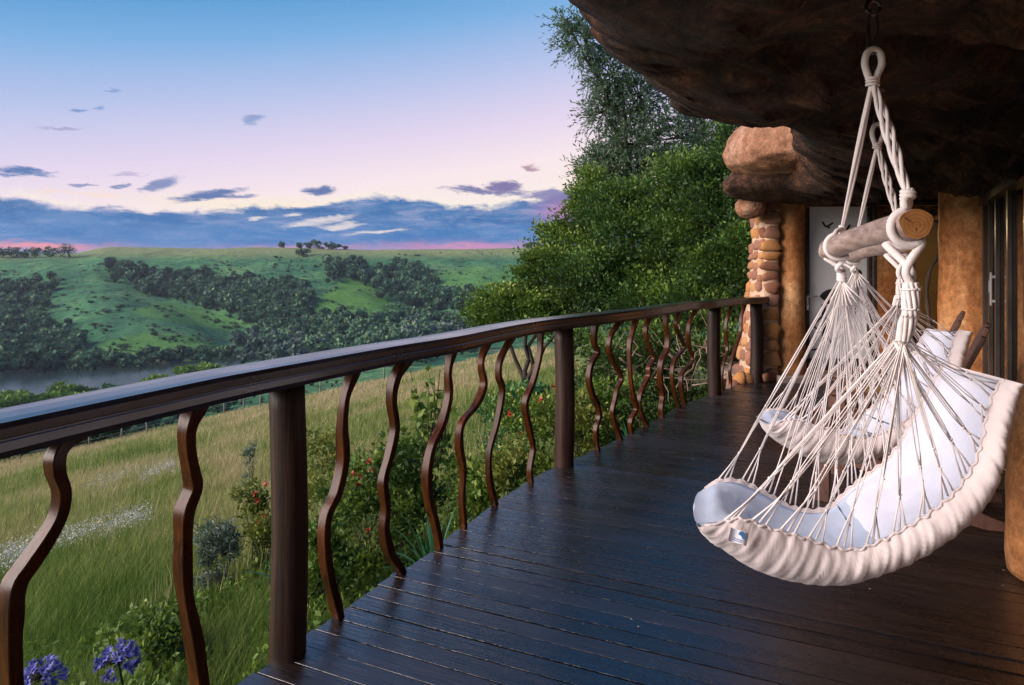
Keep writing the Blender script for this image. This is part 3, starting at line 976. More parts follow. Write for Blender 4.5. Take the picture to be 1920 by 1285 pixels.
for i, (px, py, Y, hp, wp, lab) in enumerate(sky_trees):
    small_tree('skyline_tree', lab, px, py, Y, hp, wp, G['far'], 300 + i, 'trees on the far skyline')
lake_bushes = [(8, 738, 268, 0, 62, 'large lime-green bush at the picture edge below the lake'), (58, 742, 270, 0, 58, 'lime-green bush second from the picture edge below the lake'),
               (104, 738, 274, 0, 54, 'lime-green bush in the middle of the lakeside clump'), (128, 719, 286, 0, 46, 'flat-topped green bush standing at the water edge'),
               (152, 742, 276, 0, 40, 'small lime-green bush at the end of the lakeside clump'), (176, 730, 292, 0, 28, 'small dark bush alone beside the water'),
               (216, 721, 294, 0, 42, 'green bush on the near bank right of the dark bush'), (262, 722, 300, 0, 46, 'low yellow-green bush on the near bank above the handrail'),
               (300, 702, 318, 0, 46, 'rounded green bush on the near bank, middle of the row'), (345, 688, 345, 0, 40, 'green bush on the near bank close to the handrail'),
               (390, 681, 372, 0, 40, 'last green bush of the near bank before the silvery trees')]
for i, (px, top, Y, hp, wp, lab) in enumerate(lake_bushes):
    small_tree('lakeside_bush', lab, px, 0, Y, hp, wp, G['far'] if 'dark' in lab else G['farlime'], 330 + i, 'bushes on the near bank of the lake', 'bush', top=top, nl=1800)
# ------------------------------------------------------------------ deck
DECK_EDGE = [(-0.9, -8.0), (-1.3, -5.5), (-1.56, -3.2), (-1.66, -1.6), (-1.62, -0.4), (-1.42, 0.52), (-1.20, 1.34), (-0.955, 2.03), (-0.785, 2.40), (-0.60, 2.78), (-0.36, 3.22), (-0.12, 3.75),
             (0.14, 4.26), (0.42, 4.66), (0.72, 5.05), (1.13, 5.62), (1.85, 6.72), (2.18, 7.10), (2.72, 7.74), (3.10, 8.06)]
EDGE = spline([(x, y, 0) for x, y in DECK_EDGE], 600)
WALL_LINE = [(5.75, 8.30), (5.75, 7.6), (2.95, 3.3), (2.75, 2.4), (2.75, -2.4), (2.95, -8.0)]
PD = unit((-0.912, 0.411, 0.0))     # the boards run out from the house
PN = np.array([0.411, 0.912, 0.0])

def line_poly(c, poly):
    """board coordinates tau where the line c*PN + tau*PD crosses the outline"""
    out = []
    q = poly @ np.stack([PN, PD], 1)[:2] if False else np.stack([poly[:, :2] @ PN[:2], poly[:, :2] @ PD[:2]], 1)
    for i in range(len(q)):
        a, b = q[i], q[(i + 1) % len(q)]
        if (a[0] - c) * (b[0] - c) < 0:
            t = (c - a[0]) / (b[0] - a[0])
            out.append(a[1] + t * (b[1] - a[1]))
    return out

def make_deck():
    rng = np.random.default_rng(5)
    deck = empty('deck', (0, 0, 0), 'dark varnished timber deck with a curved outer edge', 'deck', kind='structure')
    outline = np.vstack([EDGE, [(x, y, 0) for x, y in WALL_LINE]])
    w, gap = 0.098, 0.006
    for k in range(-84, 108):
        c0, c1 = k * w + gap / 2, (k + 1) * w - gap / 2
        s0, s1 = line_poly(c0, outline), line_poly(c1, outline)
        if len(s0) < 2 or len(s1) < 2:
            continue
        a0, a1 = max(s0), max(s1)
        b0, b1 = min(s0), min(s1)
        if max(a0 - b0, a1 - b1) < 0.1:
            continue
        j = rng.normal() * 0.006
        a0, a1 = a0 + j + 0.03, a1 + j + 0.03
        dz = rng.normal() * 0.0006
        tilt = rng.normal() * 0.0010
        n = 9
        bv = 0.0005
        sec = [(c0 + bv, 0.0 + tilt), (c1 - bv, 0.0 - tilt), (c1, -bv - tilt), (c1, -0.034), (c0, -0.034), (c0, -bv + tilt)]
        tt = np.linspace(0, 1, n)
        V = []
        for t in tt:
            for c, z in sec:
                f = (c - c0) / (c1 - c0)
                lo, hi = b0 + (b1 - b0) * f, a0 + (a1 - a0) * f
                V.append(PN * c + PD * (lo + (hi - lo) * t) + np.array([0, 0, z + dz + 0.0008 * math.sin(t * 9 + k)]))
        V = np.array(V)
        F = grid_faces(n, 6, close_v=True) + [tuple(range(6)), tuple(range((n - 1) * 6, n * 6))[::-1]]
        mid = PN * (c0 + c1) / 2 + PD * (a0 + b0) / 2
        # local frame along the board
        ang = math.atan2(PD[1], PD[0])
        ca, sa = math.cos(-ang), math.sin(-ang)
        L = V - mid
        L = np.stack([L[:, 0] * ca - L[:, 1] * sa, L[:, 0] * sa + L[:, 1] * ca, L[:, 2]], 1)
        o = mk('plank', L + mid, F, M['plank'], deck, origin=mid, smooth=False)
        o.rotation_euler = (0, 0, ang)
    # edge beam and joists below the boards
    inner = EDGE.copy()
    T = np.gradient(inner, axis=0)
    Nn = np.stack([T[:, 1], -T[:, 0], 0 * T[:, 0]], 1)
    Nn /= np.linalg.norm(Nn, axis=1)[:, None]
    mk('edge_beam', *sweep(inner + Nn * 0.10 + np.array([0, 0, -0.13]), [(-0.03, -0.09), (0.03, -0.09), (0.03, 0.09), (-0.03, 0.09)]), M['post'], deck)
    for s in (40, 130, 220, 300, 360, 420, 470, 520, 560, 590):
        p = inner[s] + Nn[s] * 0.25
        mk('pile', *tube([p + np.array([0, 0, -0.05]), p + np.array([0, 0, -3.4])], 0.09, 10), M['post'], deck)
    jo = MB()
    for off in (0.9, 1.7, 2.5):
        P = inner[20:560] + Nn[20:560] * off + np.array([0, 0, -0.12])
        jo.add(*sweep(P[::6], [(-0.03, -0.07), (0.03, -0.07), (0.03, 0.07), (-0.03, 0.07)]))
    jo.build('joist', M['post'], deck)
make_deck()

def edge_at(px, py):
    """arc index of the deck edge nearest to a photograph pixel on deck level"""
    Y = EYE * FPX / (py - HOR)
    p = np.array([(px - 960) / FPX * Y, Y])
    return int(np.argmin(np.hypot(EDGE[:, 0] - p[0], EDGE[:, 1] - p[1])))

def edge_at_px(px):
    q = 960 + FPX * EDGE[:, 0] / np.maximum(EDGE[:, 1], 0.5)
    q = np.where(EDGE[:, 1] < 0.9, -9999, q)
    return int(np.argmin(np.abs(q - px)))

# ------------------------------------------------------------------ railing
RAIL_T, RAIL_H = 1.073, 0.084
def make_railing():
    rng = np.random.default_rng(8)
    T = np.gradient(EDGE, axis=0)
    T /= np.linalg.norm(T, axis=1)[:, None]
    Nn = np.stack([T[:, 1], -T[:, 0], 0 * T[:, 0]], 1)     # points to the house
    base = EDGE[edge_at_px(1060)]
    rail = empty('deck_railing', base, 'dark timber railing with wavy branch balusters along the curved deck edge', 'railing')
    # handrail: hewn beams butted into one another
    ext = EDGE[-1] + unit(T[-1]) * np.linspace(0.02, 0.30, 8)[:, None]
    P = np.vstack([EDGE[150:], ext])
    Q = P + np.vstack([Nn[150:], np.repeat(Nn[-1:], 8, 0)]) * (-0.012)
    Q = spline(Q[::6], 230)
    Q[:, 2] = RAIL_T - RAIL_H / 2
    s = np.linspace(0, 14, len(Q))
    Q[:, 2] += 0.006 * (fbm(s * 1.3, 0 * s, 3) - 0.5)
    h, w = RAIL_H / 2, 0.092
    sec = []
    for x, z in [(-w, -h * .55), (-w * .9, -h), (w * .9, -h), (w, -h * .6), (w * .985, -h * .12), (w * .955, -h * .05), (w * .955, h * .05), (w * .985, h * .12), (w, h * .62), (w * .93, h * .93), (w * .6, h), (0, h * 1.06), (-w * .6, h), (-w * .93, h * .9), (-w, h * .5)]:
        sec.append((x, z))
    sc = 1 + 0.10 * (fbm(s * 1.1 + 4, 0 * s, 3) - 0.5)
    Vh, _ = sweep(Q, sec, scales=sc)
    mk('handrail', *sharp(Vh, len(Q), len(sec)), M['handrail'], rail)
    # posts: round logs let into the rail
    for px, r, dx in ((-160, 0.062, 0), (546, 0.064, 0.0), (1061, 0.068, 0.0), (1340, 0.070, 0.0), (1419, 0.072, -0.02)):
        i = edge_at_px(px) if px > 0 else int(np.argmin(np.abs(EDGE[:, 1] - 0.1)))
        p = EDGE[i] + Nn[i] * (-0.005)
        zz = np.array([-0.45, -0.1, 0.0, 0.2, 0.45, 0.7, 0.9, RAIL_T - RAIL_H + 0.004])
        PP = np.stack([p[0] + 0 * zz, p[1] + 0 * zz, zz], 1)
        PP[:, 0] += 0.006 * np.sin(zz * 5 + px)
        V, F = tube(PP, r * (1.04 - 0.06 * np.linspace(0, 1, 8)), 18)
        d = V[:, :2] - p[:2]
        ang = np.arctan2(d[:, 1], d[:, 0])
        f = 1 + 0.05 * np.cos(2 * ang + 1) + 0.03 * np.sin(5 * ang + px) - 0.07 * np.exp(-((ang + 1.2) / 0.12) ** 2)
        V[:, :2] = p[:2] + d * f[:, None]
        o = mk('post', V, F, M['post'], rail, origin=p)
    # wavy balusters: sawn branches fixed to the outer face of the deck
    B = [
        [(150, 826), (105, 868), (98, 905), (111, 946), (107, 991), (86, 1037), (55, 1087), (32, 1123), (23, 1178), (20, 1285), (24, 1340)],
        [(368, 765), (348, 809), (347, 850), (357, 896), (364, 928), (350, 973), (348, 1019), (346, 1087), (350, 1146), (360, 1210), (369, 1285), (372, 1330)],
        [(662, 697), (646, 745), (643, 796), (646, 847), (634, 899), (612, 939), (606, 985), (612, 1036), (626, 1082), (643, 1134)],
        [(764, 676), (743, 710), (737, 750), (743, 796), (732, 842), (717, 888), (720, 933), (717, 973), (729, 1013), (752, 1042), (762, 1076)],
        [(850, 658), (843, 699), (843, 739), (829, 785), (806, 830), (797, 876), (803, 922), (817, 962), (826, 1002), (823, 1035)],
        [(917, 645), (903, 682), (906, 716), (889, 750), (863, 779), (859, 813), (869, 853), (869, 899), (872, 945), (871, 977)],
        [(962, 638), (937, 676), (932, 704), (940, 727), (932, 779), (920, 825), (920, 870), (929, 910), (933, 934)],
        [(1012, 628), (1009, 670), (998, 716), (986, 750), (992, 785), (1000, 825), (992, 865), (997, 906)],
        [(1113, 612), (1112, 635), (1115, 650), (1121, 662), (1110, 684), (1106, 709), (1111, 734), (1120, 754), (1122, 774), (1115, 796), (1117, 821), (1123, 853)],
        [(1163, 606), (1147, 632), (1143, 655), (1150, 677), (1162, 697), (1166, 712), (1157, 727), (1151, 747), (1146, 769), (1152, 791), (1162, 814), (1168, 836)],
        [(1194, 603), (1187, 630), (1182, 650), (1181, 674), (1181, 699), (1183, 724), (1189, 747), (1191, 759), (1183, 777), (1184, 794), (1192, 816)],
        [(1224, 599), (1213, 617), (1212, 637), (1219, 657), (1223, 672), (1214, 687), (1214, 702), (1204, 722), (1199, 744), (1204, 764), (1214, 784), (1212, 803)],
        [(1249, 595), (1248, 615), (1250, 635), (1248, 657), (1240, 674), (1238, 694), (1240, 714), (1244, 734), (1240, 757), (1243, 787)],
        [(1274, 590), (1265, 610), (1269, 627), (1280, 645), (1282, 657), (1268, 674), (1262, 694), (1262, 719), (1267, 744), (1279, 774)],
        [(1305, 585), (1293, 605), (1290, 627), (1293, 647), (1300, 667), (1296, 679), (1280, 692), (1275, 709), (1278, 732), (1288, 762)],
        [(1371, 574), (1364, 597), (1362, 617), (1364, 645), (1356, 667), (1352, 689), (1354, 728)],
        [(1397, 573), (1391, 597), (1389, 620), (1379, 645), (1371, 665), (1367, 684), (1370, 704), (1366, 727)]]
    wid = [.030, .030, .028, .028, .029, .027, .026, .026, .028, .027, .026, .028, .034, .027, .028, .024, .026]
    for kk, pts in enumerate(B):
        bx, by = pts[-1]
        i = edge_at(bx, by) if kk > 1 else edge_at_px(bx)
        if kk <= 1:
            i = edge_at_px(sum(p[0] for p in pts) / len(pts))
        o_ = EDGE[i] + Nn[i] * (-0.012 if kk > 1 else -0.02)
        t_, n_ = T[i], Nn[i]
        out = []
        for x, y in pts:
            d = np.array([(x - 960) / FPX, 1.0, -(y - HOR) / FPX])
            # meet the vertical sheet that follows the deck edge here
            s_ = (n_ @ o_) / (n_ @ d)
            q = d * s_ + np.array([0, 0, EYE])
            out.append(q)
        out = np.array(out)
        # keep to a vertical stick: top reaches the rail, foot goes past the boards
        zs = out[:, 2]
        along = (out - o_) @ t_
        top, bot = RAIL_T - RAIL_H + 0.004, -0.10
        zs = bot + (zs - zs[-1]) / (zs[0] - zs[-1]) * (top - bot) if kk > 1 else zs
        if kk <= 1:
            zs = zs + (top - zs[0])
        C3 = o_ + t_ * along[:, None]
        C3[:, 2] = zs
        # gentle wander out of plane
        C3 += n_ * (0.010 * np.sin(np.linspace(0, 2.3 * PI, len(C3)) + kk))[:, None]
        C3 = spline(C3, 60)
        a, b = wid[kk] * 0.60, wid[kk] * 0.70
        sec = [(-a, -b * .86), (-a * .88, -b), (a * .88, -b), (a, -b * .86), (a, b * .86), (a * .88, b), (-a * .88, b), (-a, b * .86)]
        ss = np.linspace(0, 1, 60)
        sc = 1 + 0.50 * (fbm(ss * 6 + kk * 3.1, 0 * ss + kk, 3) - 0.5) + 0.35 * np.exp(-(ss / 0.06) ** 2)
        Vb, _ = sweep(C3, sec, up=n_, scales=sc)
        o = mk('baluster', *sharp(Vb, 60, 8), M['baluster'], rail, origin=o_)
        # nail heads on the face
        if kk < 4:
            for q in (7, 17, 26, 33, 42, 51):
                tq = unit(C3[q + 1] - C3[q - 1])
                sd = unit(np.cross(tq, n_))
                p = C3[q] - sd * a * sc[q] * 1.0 + n_ * rng.uniform(-.3, .3) * b
                mk('nail_head', ICO1 * 0.0032 + p, ICO1F, M['metal'], o)
make_railing()

# bits blown onto the boards
def litter():
    rng = np.random.default_rng(77)
    spots = [(740, 1097), (855, 1117), (680, 1210), (1312, 1020), (1260, 1046), (1055, 997), (1885, 1072), (1890, 1088), (1878, 1100), (1560, 1170), (900, 1010), (770, 1130), (1150, 930), (1240, 1240)]
    P = []
    for a, b in spots:
        Y = EYE * FPX / (b - HOR)
        P.append(((a - 960) / FPX * Y, Y, 0.006))
    for i in range(40):
        Y = rng.uniform(2.2, 6.5)
        P.append((rng.uniform(-0.3, 0.75) * Y, Y, 0.006))
    P = np.array(P)
    e = np.array([np.interp(p[1], EDGE[300:, 1], EDGE[300:, 0]) for p in P])
    P = P[P[:, 0] > e + 0.1]
    n = len(P)
    a = rng.uniform(0, 2 * PI, n)
    d = np.stack([np.cos(a), np.sin(a), 0.05 * rng.random(n)], 1)
    s_ = np.stack([-np.sin(a), np.cos(a), 0.1 * rng.normal(size=n)], 1)
    l = (0.004 + 0.012 * rng.random(n) ** 3)[:, None]
    V = np.stack([P, P + d * l * .5 + s_ * l * .35, P + d * l, P + d * l * .5 - s_ * l * .35], 1).reshape(-1, 3)
    o = mk('leaf_litter', V, np.arange(4 * n).reshape(n, 4), noisy('litter', [(0.25, 0.24, 0.22), (0.6, 0.58, 0.55)], 40, 0.8, bmp=0), smooth=False)
    tag(o, 'tiny pale petals and crumbs strewn over the dark boards', 'litter', kind='stuff')
litter()
# ------------------------------------------------------------------ house materials
def rock_mat():
    m_, t, b = principled('rock_render', 0.78, 0.35)
    v = t.new('ShaderNodeTexCoord').outputs['Object']
    n = t.noise(v, 1.6, 7, 0.65, 0.5)
    f = t.noise(v, 7.0, 7, 0.7, 0.4)
    c = t.ramp(n, [(0.3, (0.026, 0.012, 0.007)), (0.5, (0.080, 0.038, 0.022)), (0.7, (0.17, 0.088, 0.048))])
    c = t.mix(0.75, c, t.ramp(f, [(0.38, (0.25, 0.23, 0.22)), (0.62, (1.5, 1.45, 1.35))]), 'MULTIPLY')
    c = t.mix(0.8, c, t.ramp(t.noise(v, 38.0, 6, 0.75), [(0.36, (0.35, 0.33, 0.32)), (0.64, (1.5, 1.45, 1.4))]), 'MULTIPLY')
    cr = t.noise(v, 4.5, 9, 0.78, 1.6)
    c = t.mix(0.9, c, t.ramp(cr, [(0.40, (0.22, 0.20, 0.19)), (0.50, (0.95, 0.92, 0.9)), (0.60, (2.1, 1.9, 1.7))]), 'MULTIPLY')  # crevice shade and brighter ridges put into the colour
    c = t.mix(t.smooth(t.noise(v, 3.1, 5, 0.6), 0.58, 0.72), c, (0.085, 0.075, 0.032, 1))
    t.put(b.inputs['Base Color'], c)
    bump(t, b, t.m('ADD', t.m('MULTIPLY', cr, 1.5), t.m('ADD', f, t.m('MULTIPLY', t.noise(v, 26, 5, 0.7), 0.6))), 1.0, 0.08)
    return m_
M['rock'] = rock_mat()
def plaster_mat(name, a, b_, c_, sc=1.7, rel=0.6):
    m_, t, b = principled(name, 0.75, 0.25)
    v = t.new('ShaderNodeNewGeometry').outputs['Position']
    n = t.noise(t.vm('MULTIPLY', v, (1, 1, 0.45)), sc, 6, 0.62, 0.6)
    f = t.noise(v, 14.0, 5, 0.65)
    c = t.ramp(n, [(0.3, a), (0.5, b_), (0.7, c_)])
    c = t.mix(0.7, c, t.ramp(f, [(0.34, (0.5, 0.47, 0.44)), (0.66, (1.3, 1.3, 1.3))]), 'MULTIPLY')
    g2 = t.noise(v, 55.0, 6, 0.75, 0.5)
    c = t.mix(0.6, c, t.ramp(g2, [(0.36, (0.5, 0.47, 0.45)), (0.64, (1.35, 1.35, 1.35))]), 'MULTIPLY')
    t.put(b.inputs['Base Color'], c)
    bump(t, b, t.m('ADD', f, t.m('ADD', n, t.m('MULTIPLY', t.noise(v, 60.0, 4, 0.7), 0.4))), rel, 0.02)
    return m_
M['plaster'] = plaster_mat('ochre_plaster', (0.24, 0.085, 0.026), (0.46, 0.20, 0.070), (0.62, 0.36, 0.17))
M['pale_rock'] = plaster_mat('pale_rock', (0.15, 0.066, 0.036), (0.36, 0.185, 0.105), (0.46, 0.30, 0.225), 2.6, 1.0)
M['mortar'] = noisy('mortar', [(0.36, 0.22, 0.13), (0.60, 0.44, 0.31)], 6, 0.9, bmp=0.6, bdist=0.02)
def stone_mat():
    m_, t, b = principled('field_stone', 0.8, 0.3)
    v = obj_coord(t)
    n = t.noise(v, 9, 6, 0.65, 0.4)
    r = t.new('ShaderNodeObjectInfo').outputs['Random']
    c = t.ramp(r, [(0.0, (0.22, 0.09, 0.055)), (0.3, (0.36, 0.17, 0.10)), (0.5, (0.25, 0.13, 0.10)), (0.7, (0.46, 0.22, 0.075)), (1.0, (0.50, 0.29, 0.14))])
    c = t.mix(0.7, c, t.ramp(n, [(0.3, (0.5, 0.48, 0.45)), (0.7, (1.4, 1.35, 1.3))]), 'MULTIPLY')
    t.put(b.inputs['Base Color'], c)
    bump(t, b, n, 0.6, 0.02)
    return m_
M['stone'] = stone_mat()
M['frame'] = noisy('bronze_frame', [(0.020, 0.015, 0.012), (0.05, 0.038, 0.03)], 3, 0.38, bmp=0.05, rnd=False)
M['step'] = noisy('stone_step', [(0.20, 0.15, 0.12), (0.36, 0.29, 0.24)], 4, 0.85, bmp=0.4, rnd=False)
M['black'] = noisy('black_paint', [(0.010, 0.009, 0.010), (0.025, 0.022, 0.022)], 6, 0.6, bmp=0)
M['frosted'] = noisy('frosted_glass', [(0.64, 0.67, 0.67), (0.72, 0.76, 0.77)], 1.2, 0.32, bmp=0.0, spec=0.6, rnd=False)
M['room'] = noisy('room_wall', [(0.34, 0.21, 0.10), (0.46, 0.30, 0.15)], 1.2, 0.9, bmp=0.1, rnd=False)
M['silver'] = noisy('brushed_metal', [(0.45, 0.45, 0.45), (0.62, 0.62, 0.62)], 8, 0.35, bmp=0)
M['silver'].node_tree.nodes['Principled BSDF'].inputs['Metallic'].default_value = 0.7
def clear_glass():
    m_ = bpy.data.materials.new('window_glass')
    m_.use_nodes = True
    t = NT(m_.node_tree)
    t.n.remove(t.n['Principled BSDF'])
    tr = t.new('ShaderNodeBsdfTransparent')
    tr.inputs[0].default_value = (0.80, 0.84, 0.84, 1)
    gl = t.new('ShaderNodeBsdfGlossy')
    gl.inputs['Roughness'].default_value = 0.03
    fr = t.new('ShaderNodeFresnel')
    fr.inputs[0].default_value = 1.6
    mx = t.new('ShaderNodeMixShader')
    t.l.new(fr.outputs[0], mx.inputs[0])
    t.l.new(tr.outputs[0], mx.inputs[1])
    t.l.new(gl.outputs[0], mx.inputs[2])
    t.l.new(mx.outputs[0], t.n['Material Output'].inputs[0])
    return m_
M['glass'] = clear_glass()
def lamp_mat():
    m_, t, b = principled('lamp_glow', 0.5)
    b.inputs['Base Color'].default_value = (0.9, 0.75, 0.4, 1)
    b.inputs['Emission Color'].default_value = (1.0, 0.80, 0.36, 1)
    b.inputs['Emission Strength'].default_value = 2.2
    return m_
M['lamp'] = lamp_mat()

# ------------------------------------------------------------------ rock overhang
def make_overhang():
    roof = empty('rock_overhang', (3.5, 3.5, 2.2), 'dark sculpted rock overhang roofing the deck above the hammock chairs', 'roof')
    S = spline([(-0.3, -8.2, 0), (-0.75, -5.0, 0), (-1.0, -2.4, 0), (-0.95, -0.8, 0), (-0.68, 0.4, 0), (-0.24, 1.32, 0), (0.177, 2.13, 0), (0.60, 2.94, 0), (0.90, 3.46, 0), (1.04, 3.68, 0), (1.22, 3.80, 0), (1.46, 3.82, 0), (1.80, 4.12, 0),
                (2.25, 4.95, 0), (2.70, 5.9, 0), (2.98, 6.8, 0), (3.14, 7.6, 0), (3.34, 8.4, 0), (3.9, 9.3, 0), (4.9, 10.4, 0), (6.2, 11.6, 0)], 560)
    T = np.gradient(S, axis=0)
    for _ in range(30):
        T[1:-1] = (T[:-2] + T[1:-1] + T[2:]) / 3
    T /= np.linalg.norm(T, axis=1)[:, None]
    N = np.stack([T[:, 1], -T[:, 0], 0 * T[:, 0]], 1)
    inner = np.stack([np.full(560, 9.2), np.linspace(-8.2, 11.8, 560), np.zeros(560)], 1)
    sec = [(1.6, 3.95), (0.9, 3.85), (0.45, 3.6), (0.12, 3.2), (-0.02, 2.85), (-0.05, 2.6), (-0.03, 2.42), (0.03, 2.31), (0.12, 2.25), (0.28, 2.215), (0.5, 2.20), (0.85, 2.215), (1.3, 2.25)]
    sec = spline(np.array([(a, b, 0) for a, b in sec]), 70)[:, :2]
    rows = []
    for q, z in sec:
        P = S + N * q
        P[:, 2] = z
        rows.append(P)
    last = rows[-1]
    for f in np.linspace(0.015, 1, 50) ** 1.15:
        P = last + (inner - last) * f
        P[:, 2] = 2.25 + 0.07 * f
        rows.append(P)
    pre = []
    for f in np.linspace(1, 0.1, 8):
        P = rows[0] + (inner - rows[0]) * f
        P[:, 2] = 4.0
        pre.append(P)
    rows = pre + rows
    G_ = np.stack(rows, 1)                      # along, section, xyz
    nA, nB = G_.shape[:2]
    V = G_.reshape(-1, 3)
    w = 1 - smooth01((V[:, 0] - 5.5) / 2.0) * 0.7
    big = fbm3(V, 0.9, 3) - 0.5
    fin = fbm3(V, 3.4, 4) - 0.5
    rid = np.abs(fbm(V[:, 0] * 2.1 + V[:, 2] * 1.7 + 3, V[:, 1] * 2.1 + V[:, 2] * 1.2, 4) - 0.5) * -1.0 + 0.08
    rid2 = np.abs(fbm(V[:, 0] * 6.1 + V[:, 2] * 4.7, V[:, 1] * 5.1 - V[:, 2] * 3.2, 3) - 0.5) * -1.0 + 0.08
    fin = fin + 1.5 * rid + 0.6 * rid2
    # relief acts across the surface: outwards on the nose, up and down on the soffit
    side = np.repeat(N, nB, 0)
    noz = np.tile(np.r_[np.zeros(8), np.ones(50), np.linspace(1, 0, 20), np.zeros(50)], nA)
    V = V - side * ((0.36 * big + 0.46 * fin) * noz)[:, None]
    V[:, 2] += ((0.26 * big + 0.62 * fin) * (1 - noz * 0.6)) * w
    # level patches where the chairs are hung
    sof = np.tile(np.r_[np.zeros(70), np.ones(58)], nA) > 0
    for hx, hy in ((1.128, 2.0), (1.713, 3.0)):
        wgt = np.exp(-(((V[:, 0] - hx) ** 2 + (V[:, 1] - hy) ** 2) / 0.35 ** 2) ** 2) * (V[:, 2] < 2.75)
        V[:, 2] = V[:, 2] * (1 - wgt) + 2.245 * wgt
    wgt = np.exp(-(((V[:, 0] - 4.7) / 1.1) ** 2 + ((V[:, 1] - 8.1) / 0.8) ** 2) ** 2) * (V[:, 2] < 2.9)
    V[:, 2] = np.maximum(V[:, 2], V[:, 2] * (1 - wgt) + 2.36 * wgt)
    mk('eave', V, grid_faces(nA, nB), M['rock'], roof)
    def lump(name, c, r, seed, amp, mat, yaw=0.0, shape=None):
        Vi, Fi = icos(5)
        p = Vi.copy()
        d = fbm3(p + seed * 3.3, 1.3, 4) - 0.5
        e = fbm3(p + seed * 7.7, 4.2, 4) - 0.5 + 1.2 * (0.1 - np.abs(fbm3(p + seed * 2.1, 2.6, 4) - 0.5))
        p = p * (1 + amp * d * 2 + amp * 0.9 * e)[:, None]
        if shape is not None:
            p = shape(p)
        p = p * np.asarray(r)
        ca, sa = math.cos(yaw), math.sin(yaw)
        p = np.stack([p[:, 0] * ca - p[:, 1] * sa, p[:, 0] * sa + p[:, 1] * ca, p[:, 2]], 1) + np.asarray(c)
        return mk(name, p, Fi, mat, roof)
    def pear(p):
        q = p.copy()
        k = np.clip(-q[:, 2] * 0.5 + 0.5, 0, 1)
        q[:, 0] *= 0.78 + 0.34 * k
        q[:, 2] = np.where(q[:, 2] < 0, q[:, 2] * (0.80 + 0.25 * np.clip(q[:, 0], 0, 1)), q[:, 2])
        return q
    lump('boulder', W(1490, 262, 6.6) + np.array([0.08, 0.5, 0.03]), (0.58, 0.75, 0.44), 1, 0.20, M['pale_rock'], 0.3, pear)
    lump('boulder', W(1318, 176, 3.85) + np.array([0.10, 0.02, 0.0]), (0.30, 0.30, 0.13), 6, 0.22, M['rock'], 0.5)
    lump('boulder', W(1520, 330, 7.1) + np.array([0, 0.5, 0]), (0.78, 0.8, 0.22), 2, 0.2, M['rock'], 0.2)
    lump('boulder', W(1432, 348, 7.5) + np.array([0, 0.25, 0]), (0.30, 0.34, 0.11), 3, 0.18, M['pale_rock'], 0.2)
    lump('boulder', W(1418, 384, 7.8) + np.array([0.02, 0.25, 0]), (0.17, 0.24, 0.15), 4, 0.2, M['pale_rock'])
make_overhang()

# ------------------------------------------------------------------ house walls
def column(name, label, pts, radii, mat, seed, k=28, n=40, cat='column'):
    P = spline(pts, n)
    rr = np.interp(np.linspace(0, 1, n), np.linspace(0, 1, len(radii)), radii)
    V, F = tube(P, rr, k, up=(1, 0, 0))
    c = np.repeat(P, k, 0)
    d = V - c
    f = 1 + 0.22 * (fbm3(V + seed, 2.2, 3) - 0.5) + 0.10 * (fbm3(V + seed, 7, 2) - 0.5)
    o = mk(name, c + d * f[:, None], F, mat)
    return tag(o, label, cat)

column('plaster_column', 'ochre plaster column beside the stone pillar at the far door', [(3.585, 8.27, -0.1), (3.585, 8.27, 1.0), (3.575, 8.27, 2.5)], [0.21, 0.185, 0.185, 0.20], M['plaster'], 1)
column('plaster_column', 'broad brown-ochre plaster column between the window and the sliding doors', [(5.40, 7.55, -0.1), (5.40, 7.55, 1.2), (5.42, 7.55, 2.5)], [0.36, 0.32, 0.31, 0.34], M['plaster'], 4)
column('plaster_column', 'near ochre plaster column cut by the picture edge beside the near hammock chair', [(2.50, 2.86, 0.03), (2.50, 2.86, 0.12), (2.54, 2.86, 0.5), (2.62, 2.86, 1.2), (2.70, 2.88, 2.4)], [0.23, 0.275, 0.26, 0.25, 0.24, 0.24], M['plaster'], 9)

